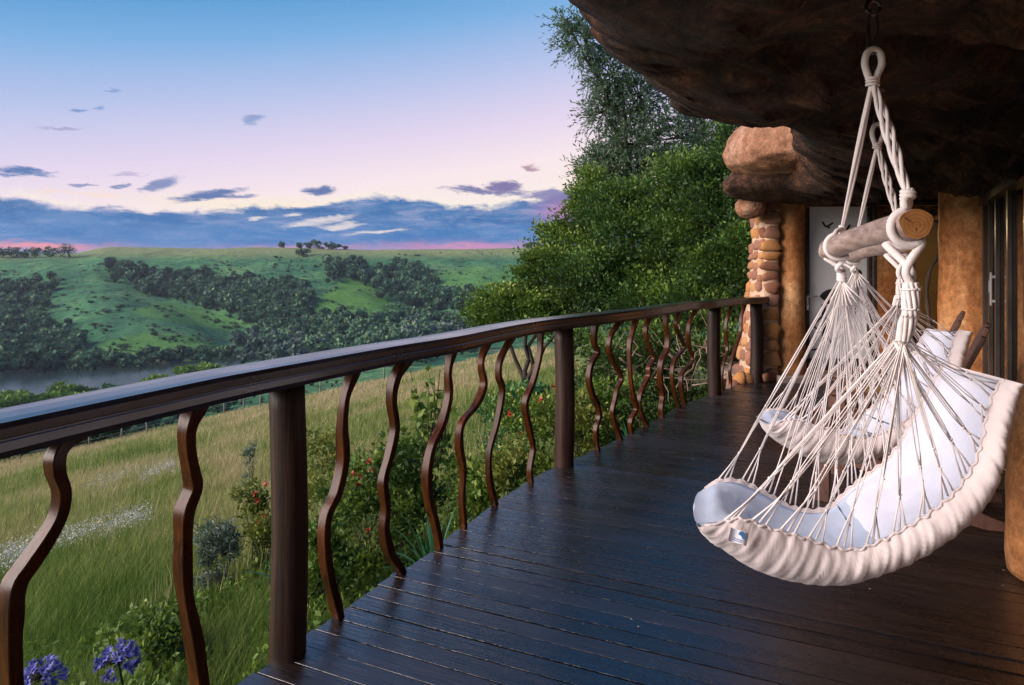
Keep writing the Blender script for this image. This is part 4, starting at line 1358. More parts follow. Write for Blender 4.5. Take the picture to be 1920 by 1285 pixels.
def make_pillar():
    rng = np.random.default_rng(31)
    pl = empty('stone_pillar', (3.22, 8.3, 0), 'rough stone pillar with pale mortar at the end of the railing', 'pillar')
    n = 26
    zz = np.linspace(-1.2, 2.45, n)
    V = []
    k = 20
    lx = lambda z: np.interp(z, [-1.2, 0, 0.5, 1.0, 1.6, 2.45], [2.86, 3.00, 3.04, 3.13, 3.19, 3.23])
    rx = 3.42
    for z in zz:
        l = lx(z)
        cx, hx, cy, hy = (l + rx) / 2, (rx - l) / 2, 8.36, 0.27
        for j in range(k):
            a = 2 * PI * j / k
            c_, s_ = math.cos(a), math.sin(a)
            V.append((cx + hx * np.sign(c_) * abs(c_) ** 0.6, cy + hy * np.sign(s_) * abs(s_) ** 0.6, z))
    V = np.array(V)
    d = fbm3(V, 4.0, 3) - 0.5
    V[:, 0] += d * 0.05
    V[:, 1] += d * 0.05
    mk('mortar_core', V, grid_faces(n, k, close_v=True), M['mortar'], pl)
    # stone shapes
    srcs = []
    for q in range(6):
        Vi, Fi = box((0, 0, 0), (1, 1, 1), bev=0.42)
        p = Vi + rng.normal(size=Vi.shape) * 0.07
        cx_ = rng.normal(size=3) * 0.16
        p[:, 0] *= 1 + cx_[0] * p[:, 2]
        p[:, 2] *= 1 + cx_[1] * p[:, 0]
        srcs.append((p, Fi))
    protos = {}
    def stone(c, r, yaw):
        q = int(rng.integers(0, 6))
        if q not in protos:
            p, Fi = srcs[q]
            protos[q] = mk('stone', p + np.asarray(c), Fi, M['stone'], pl, origin=c)
            o = protos[q]
        else:
            o = share('stone', protos[q], pl, c)
        o.scale = r
        o.rotation_euler = (rng.normal() * 0.08, rng.normal() * 0.10, yaw)
    # courses seen on the front: (y photograph, width px list)
    z = -0.02
    while z < 2.42:
        h = rng.uniform(0.10, 0.215)
        zc = z + h / 2
        l = float(lx(zc))
        # right-hand stack on the front face
        wr = rng.uniform(0.19, 0.26) if l < 3.2 else rng.uniform(0.15, 0.2)
        stone((rx - 0.035 - wr / 2 + rng.normal() * 0.01, 8.105 + rng.normal() * 0.008, zc), (wr / 2 * 0.93, 0.04, h / 2 * 0.88), rng.normal() * 0.08)
        x = rx - 0.05 - wr
        while x - l > 0.05:
            w = min(rng.uniform(0.10, 0.19), x - l + 0.02)
            stone((x - w / 2, 8.11 + rng.normal() * 0.01, zc + rng.normal() * 0.02), (w / 2 * 0.93, 0.05, h / 2 * rng.uniform(0.8, 0.94)), rng.normal() * 0.1)
            x -= w
        # side facing the valley
        y = 8.20
        while y < 8.6:
            w = rng.uniform(0.13, 0.2)
            stone((l + 0.025, y, zc + rng.normal() * 0.02), (0.05, w / 2 * 0.9, h / 2 * 0.88), 0)
            y += w
        z += h
    # loose rubble at the foot
    for i in range(14):
        stone((3.02 + rng.normal() * 0.12, 8.02 + rng.random() * 0.12, -0.08 + rng.random() * 0.16 - 0.05 * i / 14), tuple(rng.uniform(0.04, 0.085, 3)), rng.random())
make_pillar()

def make_house():
    st = tag(mk('door_step', *box((4.55, 8.16, 0.036), (1.22, 0.20, 0.048), bev=0.01), M['step'], smooth=False), 'pale stone step below the glass doors', 'step')
    # end wall pieces
    pier = mk('plaster_wall', *box((4.90, 8.36, 1.02), (0.20, 0.10, 0.93), bev=0.02), M['plaster'], smooth=False)
    tag(pier, 'orange plaster wall panel between the painted glass door and the window', 'wall')
    # painted glass door
    yd = 8.30
    door = empty('glass_door', (4.22, yd, 0.09), 'frosted glass door painted with black stick figures', 'door')
    X0, X1, Z0, Z1 = 3.745, 4.70, 0.09, 2.28
    fw = 0.045
    mk('frame', *box(((X0 + fw / 2), yd, (Z0 + Z1) / 2), (fw / 2, 0.05, (Z1 - Z0) / 2), bev=0.004), M['frame'], door, smooth=False)
    mk('frame', *box((X1 - fw / 2, yd, (Z0 + Z1) / 2), (fw / 2, 0.05, (Z1 - Z0) / 2), bev=0.004), M['frame'], door, smooth=False)
    mk('frame', *box(((X0 + X1) / 2, yd, Z1 - 0.025), ((X1 - X0) / 2 - fw - .001, 0.048, 0.025), bev=0.004), M['frame'], door, smooth=False)
    # leaf
    x0, x1 = X0 + 0.052, X1 - 0.052
    for xa in (x0 + 0.025, x1 - 0.025):
        mk('stile', *box((xa, yd - 0.005, 1.165), (0.025, 0.028, 1.06), bev=0.004), M['frame'], door, smooth=False)
    mk('bottom_rail', *box(((x0 + x1) / 2, yd - 0.005, 0.19), ((x1 - x0) / 2 - 0.051, 0.026, 0.075), bev=0.004), M['frame'], door, smooth=False)
    pane = mk('pane', *box(((x0 + x1) / 2, yd, 1.245), ((x1 - x0) / 2 - 0.048, 0.006, 0.98)), M['frosted'], door, smooth=False)
    yp = yd - 0.010
    def fig(lines, r=0.012, name='painted_figure'):
        mb = MB()
        for pts, rad in lines:
            P = np.array([[(px - 960) / FPX * yp, yp, EYE - (py - HOR) / FPX * yp] for px, py in pts])
            V, F = tube(spline(P, max(4, len(P) * 4)) if len(P) > 2 else P, rad, 8)
            V[:, 1] = yp + (V[:, 1] - yp) * 0.15
            mb.add(V, F)
        mb.build(name, M['black'], pane)
    fig([([(1545, 571), (1544, 578), (1545, 584)], .030), ([(1545, 582), (1544, 602), (1545, 618)], .028), ([(1545, 590), (1530, 605), (1526, 612)], .011), ([(1526, 612), (1540, 624)], .010),
         ([(1545, 592), (1552, 600), (1560, 604)], .011), ([(1545, 616), (1543, 632), (1546, 645)], .014), ([(1546, 616), (1552, 632), (1562, 648)], .014)])
    fig([([(1541, 560), (1549, 552), (1562, 548), (1572, 551)], .045), ([(1552, 558), (1553, 570)], .02), ([(1566, 556), (1568, 572)], .02)])
    fig([([(1598, 512), (1604, 530), (1606, 560), (1602, 590)], .030), ([(1598, 512), (1610, 508), (1614, 514)], .018)])
    fig([([(1600, 650), (1596, 672)], .016), ([(1532, 655), (1520, 657)], .010)])
    fig([([(1542, 416), (1549, 425), (1562, 418)], .012), ([(1549, 425), (1556, 428)], .010)], name='painted_bird')
    fig([([(1575, 430), (1583, 435), (1594, 422)], .014), ([(1583, 435), (1586, 440)], .018)], name='painted_bird')
    hd = mk('handle', *tube([(x0 + 0.02, yd - 0.04, 1.07), (x0 + 0.02, yd - 0.07, 1.07), (x0 + 0.13, yd - 0.07, 1.07)], 0.009, 8), M['silver'], door)
    mk('lock_plate', *box((x0 + 0.02, yd - 0.037, 0.99), (0.012, 0.004, 0.10)), M['silver'], door, smooth=False)
    # window beside it
    win = empty('window', (5.35, 8.34, 0.09), 'tall window with a lit lamp behind it beside the broad column', 'window')
    for xa in (4.725, 5.13, 5.74):
        if xa > 5 or True:
            mk('frame', *box((xa, 8.36, 1.19), (0.022, 0.04, 1.10), bev=0.003), M['frame'], win, smooth=False)
    mk('frame', *box((5.235, 8.355, 2.275), (0.48, 0.036, 0.022), bev=0.003), M['frame'], win, smooth=False)
    mk('pane', *box((5.435, 8.36, 1.18), (0.28, 0.004, 1.07)), M['glass'], win, smooth=False)
    mk('pane', *box((4.93, 8.362, 2.10), (0.18, 0.004, 0.15)), M['glass'], win, smooth=False)
    # lintel above doors and windows
    tag(mk('lintel_wall', *box((4.75, 8.50, 2.62), (1.4, 0.12, 0.32)), M['rock'], smooth=False), 'dark plaster lintel above the glass doors', 'wall')
    # sliding doors along the curve of the house
    a, b = np.array([2.95, 3.1, 0.0]), np.array([5.30, 7.15, 0.0])
    t_ = unit(b - a)
    n_ = np.array([-t_[1], t_[0], 0])
    ax = np.stack([t_, n_, np.array([0, 0, 1.0])])
    L = np.linalg.norm(b - a)
    sl = empty('sliding_doors', a + t_ * L / 2, 'dark framed sliding glass doors along the side of the deck', 'door')
    mk('track', *box(a + t_ * L / 2 + np.array([0, 0, 0.03]), (L / 2, 0.07, 0.028), ax), M['frame'], sl, smooth=False)
    mk('head_rail', *box(a + t_ * L / 2 + np.array([0, 0, 2.19]), (L / 2, 0.07, 0.06), ax), M['frame'], sl, smooth=False)
    edges = np.array([0.02, 1.15, 2.25, 3.05, 3.75, 4.20, L - 0.03])
    for i, s in enumerate(edges):
        for q, off in ((-0.036, 0.022), (0.036, -0.022)):
            if i == 0 and q < 0 or i == len(edges) - 1 and q > 0:
                continue
            mk('stile', *box(a + t_ * (s + q) + n_ * off + np.array([0, 0, 1.09]), (0.033, 0.018, 1.03), ax, bev=0.003), M['frame'], sl, smooth=False)
    for i in range(len(edges) - 1):
        s0, s1 = edges[i] + 0.07, edges[i + 1] - 0.07
        mk('pane', *box(a + t_ * (s0 + s1) / 2 + np.array([0, 0, 1.09]), ((s1 - s0) / 2, 0.004, 1.02), ax), M['glass'], sl, smooth=False)
    p = a + t_ * 3.70 + n_ * 0.075
    hb = mk('handle', *box(p + np.array([0, 0, 1.22]), (0.014, 0.008, 0.165), ax, bev=0.003), M['silver'], sl, smooth=False)
    for dz in (-0.12, 0.12):
        mk('handle_mount', *box(p - n_ * 0.022 + np.array([0, 0, 1.22 + dz]), (0.010, 0.016, 0.012), ax), M['silver'], sl, smooth=False)
    mk('latch', *box(a + t_ * 3.93 + n_ * 0.055 + np.array([0, 0, 1.24]), (0.016, 0.012, 0.06), ax, bev=0.002), M['silver'], sl, smooth=False)
    # rooms behind the glass
    tag(mk('plaster_wall', *box((2.95, -2.75, 1.2), (0.12, 5.3, 1.25), bev=0.02), M['plaster'], smooth=False), 'ochre plaster house wall running back from the near column', 'wall')
    room = empty('house_interior', (7, 6, 0), 'dim ochre room behind the glass doors', 'room', kind='structure')
    mk('room_floor', *box((6.1, 1.8, -0.06), (3.1, 9.9, 0.055)), M['step'], room, smooth=False)
    mk('room_wall', *box((9.1, 1.8, 1.25), (0.1, 9.9, 1.35)), M['room'], room, smooth=False)
    mk('room_wall', *box((7.25, 11.65, 1.25), (1.75, 0.1, 1.35)), M['room'], room, smooth=False)
    tq = unit((1.75, 2.9, 0))
    mk('room_wall', *box((4.60, 10.15, 1.25), (1.69, 0.1, 1.35), np.stack([tq, np.array([-tq[1], tq[0], 0]), np.array([0, 0, 1.0])])), M['plaster'], room, smooth=False)
    mk('room_wall', *box((6.2, -8.1, 1.25), (3.0, 0.1, 1.35)), M['room'], room, smooth=False)
    # lamp with a glass shade, lit
    lp = W(1654, 399, 9.6)
    lamp = empty('ceiling_lamp', lp, 'small lit warm lamp seen through the window', 'lamp')
    V, F = tube([lp + np.array([0, 0, z]) for z in (-0.06, -0.05, 0.0, 0.05, 0.06)], [0.02, 0.08, 0.10, 0.08, 0.02], 14)
    mk('shade', V, F, M['lamp'], lamp)
    mk('cord', *tube([lp + np.array([0, 0, 0.05]), lp + np.array([0, 0, 0.35])], 0.006, 6), M['frame'], lamp)
    ld = bpy.data.lights.new('lamp_light', 'POINT')
    ld.energy = 22
    ld.color = (1.0, 0.72, 0.36)
    ld.shadow_soft_size = 0.12
    lo = bpy.data.objects.new('lamp_light', ld)
    C.objects.link(lo)
    lo.parent = lamp
    lo.location = (0, -0.0, -0.22)
    # curtain and linen glimpsed inside the window
    V = []
    for i in range(40):
        x = 5.12 + 0.40 * i / 39
        for z in (0.15, 1.0, 2.2):
            V.append((x, 8.75 + 0.025 * math.sin(i * 1.3), z))
    M['curtain'] = noisy('curtain', [(0.30, 0.36, 0.40), (0.42, 0.47, 0.50)], 3, 0.9, bmp=0.1, rnd=False)
    c = mk('curtain', np.array([v for v in V if True]) * np.array([1, 1, 0.72]) + np.array([0, 0, 0.03]), grid_faces(40, 3), M['curtain'])
    tag(c, 'grey-blue curtain hanging inside the tall window', 'curtain')
    # bent branch leaning in the corner
    P = [W(1755, 388, 7.9), W(1766, 402, 7.9), W(1769, 440, 7.9), W(1762, 475, 7.85), W(1745, 505, 7.8), W(1738, 540, 7.8), W(1741, 590, 7.8), W(1748, 640, 7.8), W(1760, 690, 7.75), np.array([5.02, 7.62, -0.01])]
    tag(mk('bent_branch', *tube(spline(P, 50), np.linspace(0.016, 0.03, 50) * (1 + 0.2 * np.sin(np.arange(50))), 8), M['bark']), 'thin crooked branch leaning upright before the window', 'branch')
make_house()
# ------------------------------------------------------------------ hammock chairs
def fabric_mat(name, a, b_, weave=220, rough=0.9, wr=0.0):
    m_, t, b = principled(name, rough, 0.15)
    v = t.new('ShaderNodeTexCoord').outputs['Object']
    n = t.noise(v, 5, 5, 0.6)
    t.put(b.inputs['Base Color'], t.ramp(n, [(0.3, a), (0.7, b_)]))
    b.inputs['Sheen Weight'].default_value = 0.2
    h = t.m('ADD', t.m('MULTIPLY', t.noise(v, weave, 2, 0.5), 0.15), t.noise(v, 16, 4, 0.6))
    bump(t, b, h, 0.35 + wr, 0.008)
    return m_
M['canvas'] = fabric_mat('cream_canvas', (0.60, 0.53, 0.52), (0.70, 0.63, 0.62))
M['cushion_seat'] = fabric_mat('blue_cushion', (0.40, 0.47, 0.60), (0.47, 0.54, 0.66))
M['cushion_back'] = fabric_mat('pale_cushion', (0.62, 0.64, 0.74), (0.70, 0.72, 0.80))
M['rope'] = fabric_mat('cotton_rope', (0.70, 0.63, 0.60), (0.84, 0.78, 0.76), 300, 0.9, 0.3)
M['tag_white'] = fabric_mat('tag_cloth', (0.70, 0.72, 0.78), (0.8, 0.8, 0.84))
M['tag_blue'] = noisy('tag_print', [(0.05, 0.16, 0.42), (0.12, 0.32, 0.62)], 60, 0.8, bmp=0)
def endgrain_mat():
    m_, t, b = principled('log_end', 0.6, 0.3)
    v = t.new('ShaderNodeTexCoord').outputs['Object']
    n = t.noise(v, 14, 5, 0.6, 0.5)
    w = t.new('ShaderNodeTexWave', wave_type='RINGS', rings_direction='Y')
    t.put(w.inputs['Vector'], v)
    w.inputs['Scale'].default_value = 34
    w.inputs['Distortion'].default_value = 3.0
    w.inputs['Detail'].default_value = 3
    c = t.ramp(n, [(0.3, (0.22, 0.085, 0.024)), (0.7, (0.38, 0.18, 0.06))])
    c = t.mix(0.45, c, t.ramp(w.outputs['Fac'], [(0.2, (0.62, 0.55, 0.5)), (0.8, (1.15, 1.1, 1.05))]), 'MULTIPLY')
    t.put(b.inputs['Base Color'], c)
    bump(t, b, n, 0.2, 0.004)
    return m_
M['logend'] = endgrain_mat()

def arc3(c, a, b, r, t0, t1, n):
    t = np.linspace(t0, t1, n)[:, None]
    return np.asarray(c) + r * (np.cos(t) * np.asarray(a) + np.sin(t) * np.asarray(b))

def pix(poly, Y):
    Y = np.broadcast_to(Y, (len(poly),))
    return np.array([W(a, b, y) for (a, b), y in zip(poly, Y)])

def make_swing(label, shift, dz, seed, group, with_tag, ceiling):
    """built where the near chair hangs, then moved by shift; dz lifts the seat"""
    rng = np.random.default_rng(seed)
    shift = np.asarray(shift, float)
    up = np.array([0, 0, dz])
    seatc = W(1560, 1040, 2.0) + shift
    root = empty('hammock_chair', (seatc[0], seatc[1], 0.46 + dz), label, 'hammock chair', group)
    add = lambda name, VF, mat, parent=root, **k: mk(name, VF[0] + 0, VF[1], mat, parent, **k)

    # --- hardware: eye plate, snap hook, rope eye
    hk = W(1637, 122, 2.0) + shift                     # centre of the rope eye
    zc = ceiling
    top = np.array([hk[0], hk[1], zc])
    eyeb = add('ceiling_eye', tube(arc3(top + np.array([0, 0, -0.012]), (1, 0, 0), (0, 0, 1), 0.022, 0, 2 * PI, 16), 0.006, 6), M['metal'])
    mk('base_plate', *tube([top + np.array([0, 0, 0.05]), top + np.array([0, 0, 0.012])], [0.035, 0.030], 12), M['metal'], eyeb)
    h1, h0 = top[2] - 0.02, hk[2] + 0.035
    if h1 - h0 > 0.17:        # a short chain makes up the drop
        z = h1
        i = 0
        while z - h0 > 0.15:
            d = (1, 0.2, 0) if i % 2 else (0.2, -1, 0)
            P = np.array([np.array([top[0], top[1], z - 0.018]) + 0.009 * math.cos(q) * unit(d) + np.array([0, 0, 0.021]) * math.sin(q) for q in np.linspace(0, 2 * PI, 14)])
            add('chain_link', tube(P, 0.003, 5), M['metal'])
            z -= 0.032
            i += 1
        h1 = z
    ca = np.array([top[0], top[1], (h1 + h0) / 2])
    hh = (h1 - h0) / 2
    P = [ca + np.array([-0.008, 0, -hh]), ca + np.array([-0.016, 0, -hh * 0.75]), ca + np.array([-0.010, 0, hh * 0.8]), ca + np.array([0, 0, hh]), ca + np.array([0.012, 0, hh * 0.8]), ca + np.array([0.016, 0, -hh * 0.5]),
         ca + np.array([0.010, 0, -hh * 0.93]), ca + np.array([-0.008, 0, -hh])]
    add('snap_hook', tube(spline(P, 40), 0.0048, 7), M['metal'])
    eb = W(1636, 152, 2.0) + shift                     # throat of the rope eye
    P = [eb + np.array([-0.003, 0, -0.012]), eb + np.array([-0.018, 0, 0.028]), hk + np.array([-0.026, 0, 0.006]), hk + np.array([-0.018, 0, 0.038]), hk + np.array([0.002, 0, 0.049]), hk + np.array([0.022, 0, 0.036]),
         hk + np.array([0.027, 0, 0.004]), eb + np.array([0.018, 0, 0.026]), eb + np.array([0.002, 0, -0.014])]
    add('rope_eye', tube(spline(P, 50), 0.0105, 9), M['rope'])
    P = arc3(eb, (1, 0, 0), (0, 1, 0), 0.017, 0, 2 * PI * 3, 60)
    P[:, 2] += np.linspace(0.012, -0.016, 60)
    add('whipping', tube(P, 0.0042, 5), M['rope'])

    # --- spreader log
    n_ = W(1718, 423, 1.62) + shift
    f_ = W(1558, 466, 2.40) + shift
    ax = unit(f_ - n_)
    L = np.linalg.norm(f_ - n_)
    side = unit(np.cross(ax, (0, 0, 1)))
    upv = np.cross(side, ax)
    k, nn = 24, 30
    V = []
    for i in range(nn):
        s = i / (nn - 1)
        cc = n_ + ax * (L * s) + upv * 0.012 * math.sin(s * 3.3 + 0.4) + side * 0.008 * math.sin(s * 5)
        for j in range(k):
            a = 2 * PI * j / k
            r = 0.0375 * (1 + 0.05 * math.sin(3 * a + 2 * s) + 0.03 * math.sin(5 * a + 9 * s) + 0.06 * math.sin(s * 8 + 1)) * (1.0 - 0.03 * s)
            if i == 0:
                r *= 0.965
            V.append(cc + r * (math.cos(a) * side + math.sin(a) * upv))
    log = mk('spreader_log', np.array(V), grid_faces(nn, k, close_v=True) + [tuple(range((nn - 1) * k, nn * k))], M['log'], root, origin=n_)
    # sawn end with its cracks
    ring = np.array(V[:k]) - ax * 0.0008
    Vv = [n_ - ax * 0.0012]
    for q in (0.25, 0.5, 0.75, 1.0):
        Vv += list(n_ - ax * 0.0010 + (ring - (n_ - ax * 0.0008)) * q)
    Vv = np.array(Vv)
    F = [(0, 1 + (j + 1) % k, 1 + j) for j in range(k)]
    for q in range(3):
        F += [(1 + q * k + j, 1 + q * k + (j + 1) % k, 1 + (q + 1) * k + (j + 1) % k, 1 + (q + 1) * k + j) for j in range(k)]
    end = mk('sawn_end', Vv, F, M['logend'], log, origin=n_, smooth=False)
    for a0, ln in ((2.5, 0.034), (4.6, 0.014)):
        d = math.cos(a0) * side * (1 if True else 1) + math.sin(a0) * upv
        e = np.cross(ax, d)
        Vc = np.array([n_ - ax * 0.0022 + d * 0.003, n_ - ax * 0.0022 + d * ln + e * 0.0013, n_ - ax * 0.0022 + d * ln - e * 0.0013])
        mk('crack', Vc, [(0, 1, 2)], M['black'], log, smooth=False)

    # --- main ropes and lashings
    def strands(a, b, r, count, spread, twist, name):
        a, b = np.asarray(a), np.asarray(b)
        t = np.linspace(0, 1, 26)
        T = unit(b - a)
        e1 = unit(np.cross(T, (0.2, 1, 0.1)))
        e2 = np.cross(T, e1)
        for i in range(count):
            ph = 2 * PI * i / count + rng.random() * 0.5
            w = spread * (0.35 + 0.65 * np.sin(t * PI))
            P = a + (b - a) * t[:, None] + w[:, None] * (np.cos(ph + twist * t)[:, None] * e1 + np.sin(ph + twist * t)[:, None] * e2)
            add(name, tube(P, r, 6), M['rope'])
    far_top = f_ + np.array([0.012, -0.06, 0.072])
    near_top = n_ + ax * 0.055 + np.array([0, 0, 0.088])
    strands(eb + np.array([-0.003, 0, -0.012]), far_top, 0.0048, 4, 0.007, 1.2, 'hanging_rope')
    strands(eb + np.array([0.004, 0, -0.012]), near_top, 0.0056, 4, 0.0125, 7.5, 'hanging_rope')
    apex_n = W(1708, 552, 1.66) + shift
    apex_f = W(1578, 516, 2.36) + shift
    rr = 0.0105
    def lash(topk, s0, s1, apex, name='lashing', r=rr):
        """two ropes from the knot above, round the log, down to the knot below"""
        for s, sg in ((s0, -1), (s1, 1)):
            c = n_ + ax * s
            R_ = 0.0375 + r
            P = [topk, topk * 0.45 + (c + upv * R_ + side * R_ * 0.5 * sg) * 0.55]
            P += list(arc3(c, upv, side * sg, R_, 0.35, 0.35 + 2 * PI * 0.55, 9) + ax[None] * np.linspace(0, 0.012, 9)[:, None])
            P += [(c - upv * R_ * 1.4) * 0.5 + apex * 0.5 + side * sg * 0.012, apex]
            add(name, tube(spline(np.array(P), 44), r, 8), M['rope'])
    lash(near_top, 0.030, 0.115, apex_n + np.array([0, 0, 0.025]))
    lash(far_top, L - 0.115, L - 0.035, apex_f + np.array([0, 0, 0.012]), r=0.0085)
    for c, sz in ((near_top, 0.016), (far_top, 0.011)):
        P = arc3(c, (1, 0, 0), (0, 1, 0), sz * 0.8, 0, 2 * PI * 2.5, 40)
        P[:, 2] += np.linspace(0.010, -0.012, 40)
        add('knot', tube(P, sz * 0.45, 6), M['rope'])
    # wrapped neck below the near end
    fan_n = W(1692, 640, 1.69) + shift + up
    P = spline([apex_n + np.array([0, 0, 0.03]), apex_n, apex_n + np.array([-0.002, 0, -0.05]), (apex_n + fan_n) / 2 + np.array([0.006, 0, 0]), fan_n], 40)
    prof = np.interp(np.linspace(0, 1, 40), [0, 0.1, 0.35, 0.42, 0.7, 1], [0.010, 0.013, 0.013, 0.011, 0.014, 0.009])
    neck = add('neck', tube(P, prof, 14), M['rope'])
    for i in range(9):
        a0 = 2 * PI * i / 9
        e1, e2 = np.array([1.0, 0, 0]), np.array([0, 1.0, 0])
        q = np.linspace(0, 1, 40)
        rad = prof + 0.0035
        SP = P + rad[:, None] * (np.cos(a0 + 1.6 * q)[:, None] * e1 + np.sin(a0 + 1.6 * q)[:, None] * e2)
        mk('neck_strand', *tube(SP, 0.0052, 6), M['rope'], neck)
    for s in (4, 16):
        T = unit(P[s + 1] - P[s - 1])
        e1 = unit(np.cross(T, (1, 0.2, 0)))
        mk('whipping', *tube(arc3(P[s], e1, np.cross(T, e1), prof[s] + 0.0085, 0, 2 * PI, 18), 0.003, 5), M['rope'], neck)
    fan_f = apex_f + np.array([0, 0, -0.02]) + up
    P = arc3(apex_f, (1, 0, 0), (0, 1, 0), 0.012, 0, 2 * PI * 4, 60)
    P[:, 2] += np.linspace(0.016, -0.022, 60)
    add('knot', tube(P, 0.006, 6), M['rope'])

    # --- the sling: rims and belly read along its length, front (t=0) to head (t=1)
    nrim = [(1322, 985), (1352, 982), (1392, 975), (1440, 992), (1500, 1008), (1560, 1028), (1606, 1033), (1650, 1018), (1700, 992), (1748, 962), (1792, 925), (1824, 880), (1842, 830), (1852, 780), (1866, 735), (1884, 712)]
    frim = [(1322, 915), (1345, 902), (1385, 902), (1430, 922), (1480, 950), (1525, 958), (1558, 948), (1595, 915), (1635, 885), (1668, 858), (1694, 820), (1716, 780), (1735, 745), (1752, 715), (1764, 695), (1772, 682)]
    belly = [(1302, 958), (1312, 985), (1345, 1018), (1395, 1053), (1455, 1080), (1515, 1090), (1572, 1084), (1632, 1062), (1690, 1035), (1745, 1002), (1790, 962), (1826, 912), (1850, 856), (1866, 800), (1880, 750), (1888, 712)]
    yn = np.linspace(1.74, 1.70, 16)
    yf = np.linspace(2.32, 2.38, 16)
    Nr, Fr, Be = pix(nrim, yn), pix(frim, yf), pix(belly, np.linspace(1.98, 1.88, 16))
    n = 360
    Nr, Fr, Be = spline(Nr, n) + shift + up, spline(Fr, n) + shift + up, spline(Be, n) + shift + up
    t = np.linspace(0, 1, n)
    # scalloped rims pulled up where the cords are tied
    NP = 26
    tie_t = np.linspace(0.045, 0.985, NP)
    sc = np.zeros(n)
    for q in tie_t:
        sc = np.maximum(sc, np.exp(-((t - q) / 0.012) ** 2))
    mid = (Nr + Fr) / 2
    dv = Be - mid
    un = dv / np.linalg.norm(dv, axis=1)[:, None]
    half = (Nr - Fr) / 2
    pull = un * (0.008 * sc - 0.003)[:, None]
    kk = 30
    ph = np.linspace(0, PI, kk)
    def shell(scale_d, scale_h, folds):
        rows = []
        for j, p in enumerate(ph):
            c_, s_ = math.cos(p), math.sin(p)
            edge = abs(c_) ** 2.5
            fold = folds * ((0.10 + 0.90 * edge) * (fbm(t * 95 + 4.0 * s_, 0 * t + seed, 2) - 0.5) * 0.009 - 0.007 * (0.25 + edge) * s_ ** 0.3 * np.clip(0.06 - np.abs(fbm(t * 42 + 2.5 * s_, 0 * t + seed + 8, 2) - 0.5), 0, 1) / 0.06 * 0.5 + 0.002 * edge * sc
                            + 0.010 * s_ * (fbm(t * 14 + 5.0 * s_, 0 * t + seed + 3, 2) - 0.5))
            row = mid + half * (np.sign(c_) * abs(c_) ** 0.85 * scale_h) + dv * (s_ ** 0.75 * scale_d) - pull * edge + (un * (s_ * 0.9 + 0.1) + unit((Nr - Fr)[n // 2]) * c_) * fold[:, None]
            rows.append(row)
        return np.stack(rows, 1)
    S1 = shell(0.90, 1.0, 1.0)
    S2 = shell(0.85, 0.975, 0.7)
    # outer and inner skin joined along the rims: cloth with thickness
    V = np.concatenate([S1, S2[:, ::-1]], 1)
    body = mk('sling', V.reshape(-1, 3), grid_faces(n, 2 * kk, close_v=True), M['canvas'], root)
    for rim, nm in ((S1[:, 0], 'rim_cord'), (S1[:, -1], 'rim_cord')):
        mk(nm, *tube(rim - un * 0.002, 0.0042, 6), M['canvas'], body)

    def cushion(name, t0, t1, thick, mat, lift, wid):
        m = 60
        idx = np.linspace(t0 * (n - 1), t1 * (n - 1), m)
        def I(A):
            out = np.stack([np.interp(idx, np.arange(n), A[:, c]) for c in range(3)], 1)
            lo = np.minimum(idx, 0)[:, None]
            return out + lo * (A[14] - A[0]) / 14
        mm, hf, dd, uu_ = I(mid), I(half), I(dv), I(un)
        kw = 26
        rows_t, rows_b = [], []
        s = np.linspace(0, 1, m)
        endr = np.clip(np.minimum(s / 0.13, (1 - s) / 0.07), 0, 1)
        endr = np.sqrt(1 - (1 - endr) ** 2)
        for j in range(kw):
            c_ = -math.cos(PI * j / (kw - 1))
            s_ = math.sqrt(max(0, 1 - c_ * c_))
            er = math.sqrt(1 - abs(c_) ** 4)
            bot = mm + hf * (c_ * wid) + dd * (0.83 * s_ ** 0.8 + 0.02)
            wr = 0.020 * (fbm(s * 9 + c_ * 2, s * 0 + c_ * 3 + seed, 4) - 0.5) - 0.008 * np.exp(-((fbm(s * 5 + c_, s * 0 + c_ * 2 + seed + 4, 3) - 0.5) / 0.02) ** 2)
            topq = bot - uu_ * ((thick * er * endr) + wr * er)[:, None] - uu_ * (lift * s_ * endr)[:, None]
            rows_t.append(topq)
            rows_b.append(bot)
        Tt, Bb = np.stack(rows_t, 1), np.stack(rows_b, 1)
        Vc = np.concatenate([Tt, Bb[:, ::-1]], 1)
        F = grid_faces(m, 2 * kw, close_v=True) + [tuple(range(2 * kw)), tuple(range((m - 1) * 2 * kw, m * 2 * kw))[::-1]]
        return mk(name, Vc.reshape(-1, 3), F, mat, root)
    cushion('seat_cushion', -0.012, 0.52, 0.07, M['cushion_seat'], 0.02, 0.90)
    cushion('back_cushion', 0.44, 0.992, 0.085, M['cushion_back'], 0.03, 0.96)

    # --- cords: each runs double from the knot and forks to two ties on the rim
    def cord(apex, rim_pts, frac, name='cord'):
        mb = MB()
        m2 = np.mean(rim_pts, axis=0)
        yk = apex + (m2 - apex) * frac + rng.normal(size=3) * 0.006
        T = unit(yk - apex)
        e = unit(np.cross(T, (0, 1, 0.2)))
        g = rng.uniform(0.0028, 0.0048)
        for sg in (-1, 1):
            q = np.linspace(0, 1, 7)[:, None]
            P = apex + (yk - apex) * q + e * (sg * g * np.sin(q * PI * 0.5) ** 0.4) + rng.normal(size=3) * 0.0008
            P[:, 2] -= 0.004 * np.sin(q[:, 0] * PI)
            P[-1] = yk
            mb.add(*tube(P, 0.0015, 5))
        for p in rim_pts:
            mb.add(*tube([yk, (yk + p) / 2 + rng.normal(size=3) * 0.002, p], [0.0022, 0.0022, 0.0032], 5))
        mb.add(ICO1 * 0.0045 + yk, [tuple(f) for f in ICO1F])
        mb.build(name, M['rope'], root)
    ti = (tie_t * (n - 1)).astype(int)
